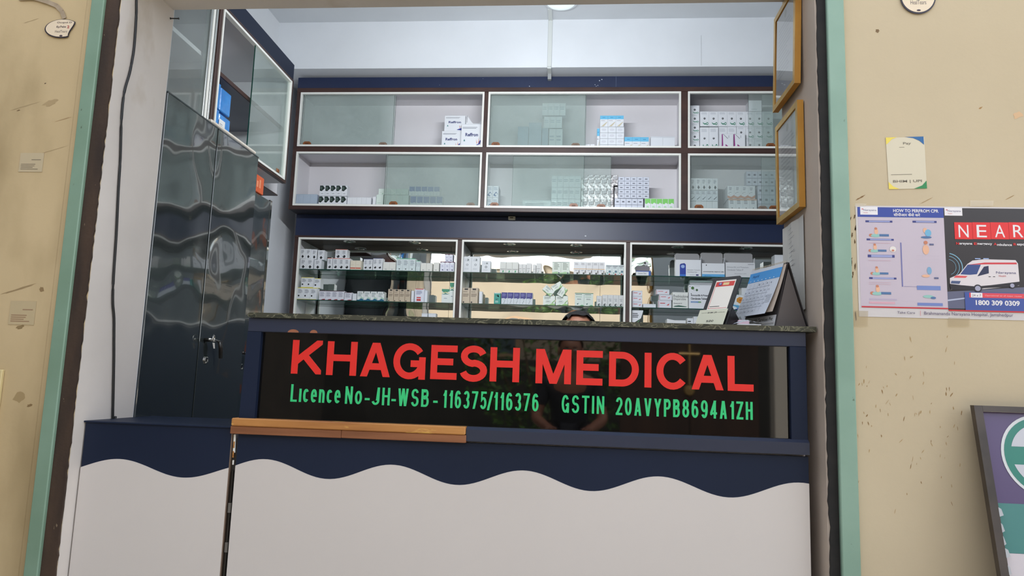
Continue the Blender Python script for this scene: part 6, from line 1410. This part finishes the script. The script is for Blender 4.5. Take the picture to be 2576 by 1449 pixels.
# leafy bush
bu = root('leafy_bush', (-.2, -2.9, 0), 'green leafy bush behind the photographer, mirrored in the sign', 'bush')
LM = noisy('leaf_green', (48, 84, 34), (96, 132, 56), 9, .5)
mb = MB(); rd = random.Random(5)
for k in range(7):
    a = rd.uniform(-.5, .5); mb.tube([(-.2+a*.3, -2.9, 0), (-.2+a, -2.9+rd.uniform(-.3, .3), .9), (-.2+a*1.8, -2.9+rd.uniform(-.3, .3), 1.8)], [.02, .014, .005], plain((90, 70, 46), .8), 6)
mb.build('stem', bu)
mb = MB()
for k in range(2300):
    th = rd.uniform(0, 6.28); u = rd.uniform(-1, 1); rr = rd.uniform(.55, 1)**.5; c = Vector((-.2+.95*rr*math.cos(th)*math.sqrt(1-u*u), -2.9+.45*rr*math.sin(th)*math.sqrt(1-u*u), 1.15+.85*rr*u))
    d = Vector((rd.uniform(-1, 1), rd.uniform(-1, 1), rd.uniform(-.8, .3))).normalized(); e = d.cross(Vector((rd.uniform(-1, 1), rd.uniform(-1, 1), 1))).normalized(); L = rd.uniform(.06, .12)
    mb.poly([c, c+d*L*.5+e*L*.2, c+d*L, c+d*L*.5-e*L*.2], LM)
o = mb.build('leaf', bu); o['kind'] = 'stuff'
# trees over the facing wall
tr_ = root('street_tree', (2.5, -7.6, 0), 'green street tree rising behind the beige wall across the lane', 'tree'); mb = MB(); mb.tube([(2.5, -7.6, 0), (2.5, -7.6, 3.2)], [.16, .12], plain((90, 72, 52), .9), 10); mb.build('trunk', tr_)
mb = MB()
for k in range(1600):
    th = rd.uniform(0, 6.28); u = rd.uniform(-1, 1); rr = rd.uniform(.4, 1)**.5; c = Vector((2.5+1.5*rr*math.cos(th)*math.sqrt(1-u*u), -7.6+1.0*rr*math.sin(th)*math.sqrt(1-u*u), 4.1+1.1*rr*u))
    d = Vector((rd.uniform(-1, 1), rd.uniform(-1, 1), rd.uniform(-.8, .3))).normalized(); e = d.cross(Vector((rd.uniform(-1, 1), rd.uniform(-1, 1), 1))).normalized(); L = rd.uniform(.12, .22)
    mb.poly([c, c+d*L*.5+e*L*.22, c+d*L, c+d*L*.5-e*L*.22], LM)
o = mb.build('leaf', tr_); o['kind'] = 'stuff'

# ------------------------------------------------------------------ tidy
for o in S.objects:
    if '_o' in o: del o['_o']
print('cartons', N_C, 'objects', len(S.objects))
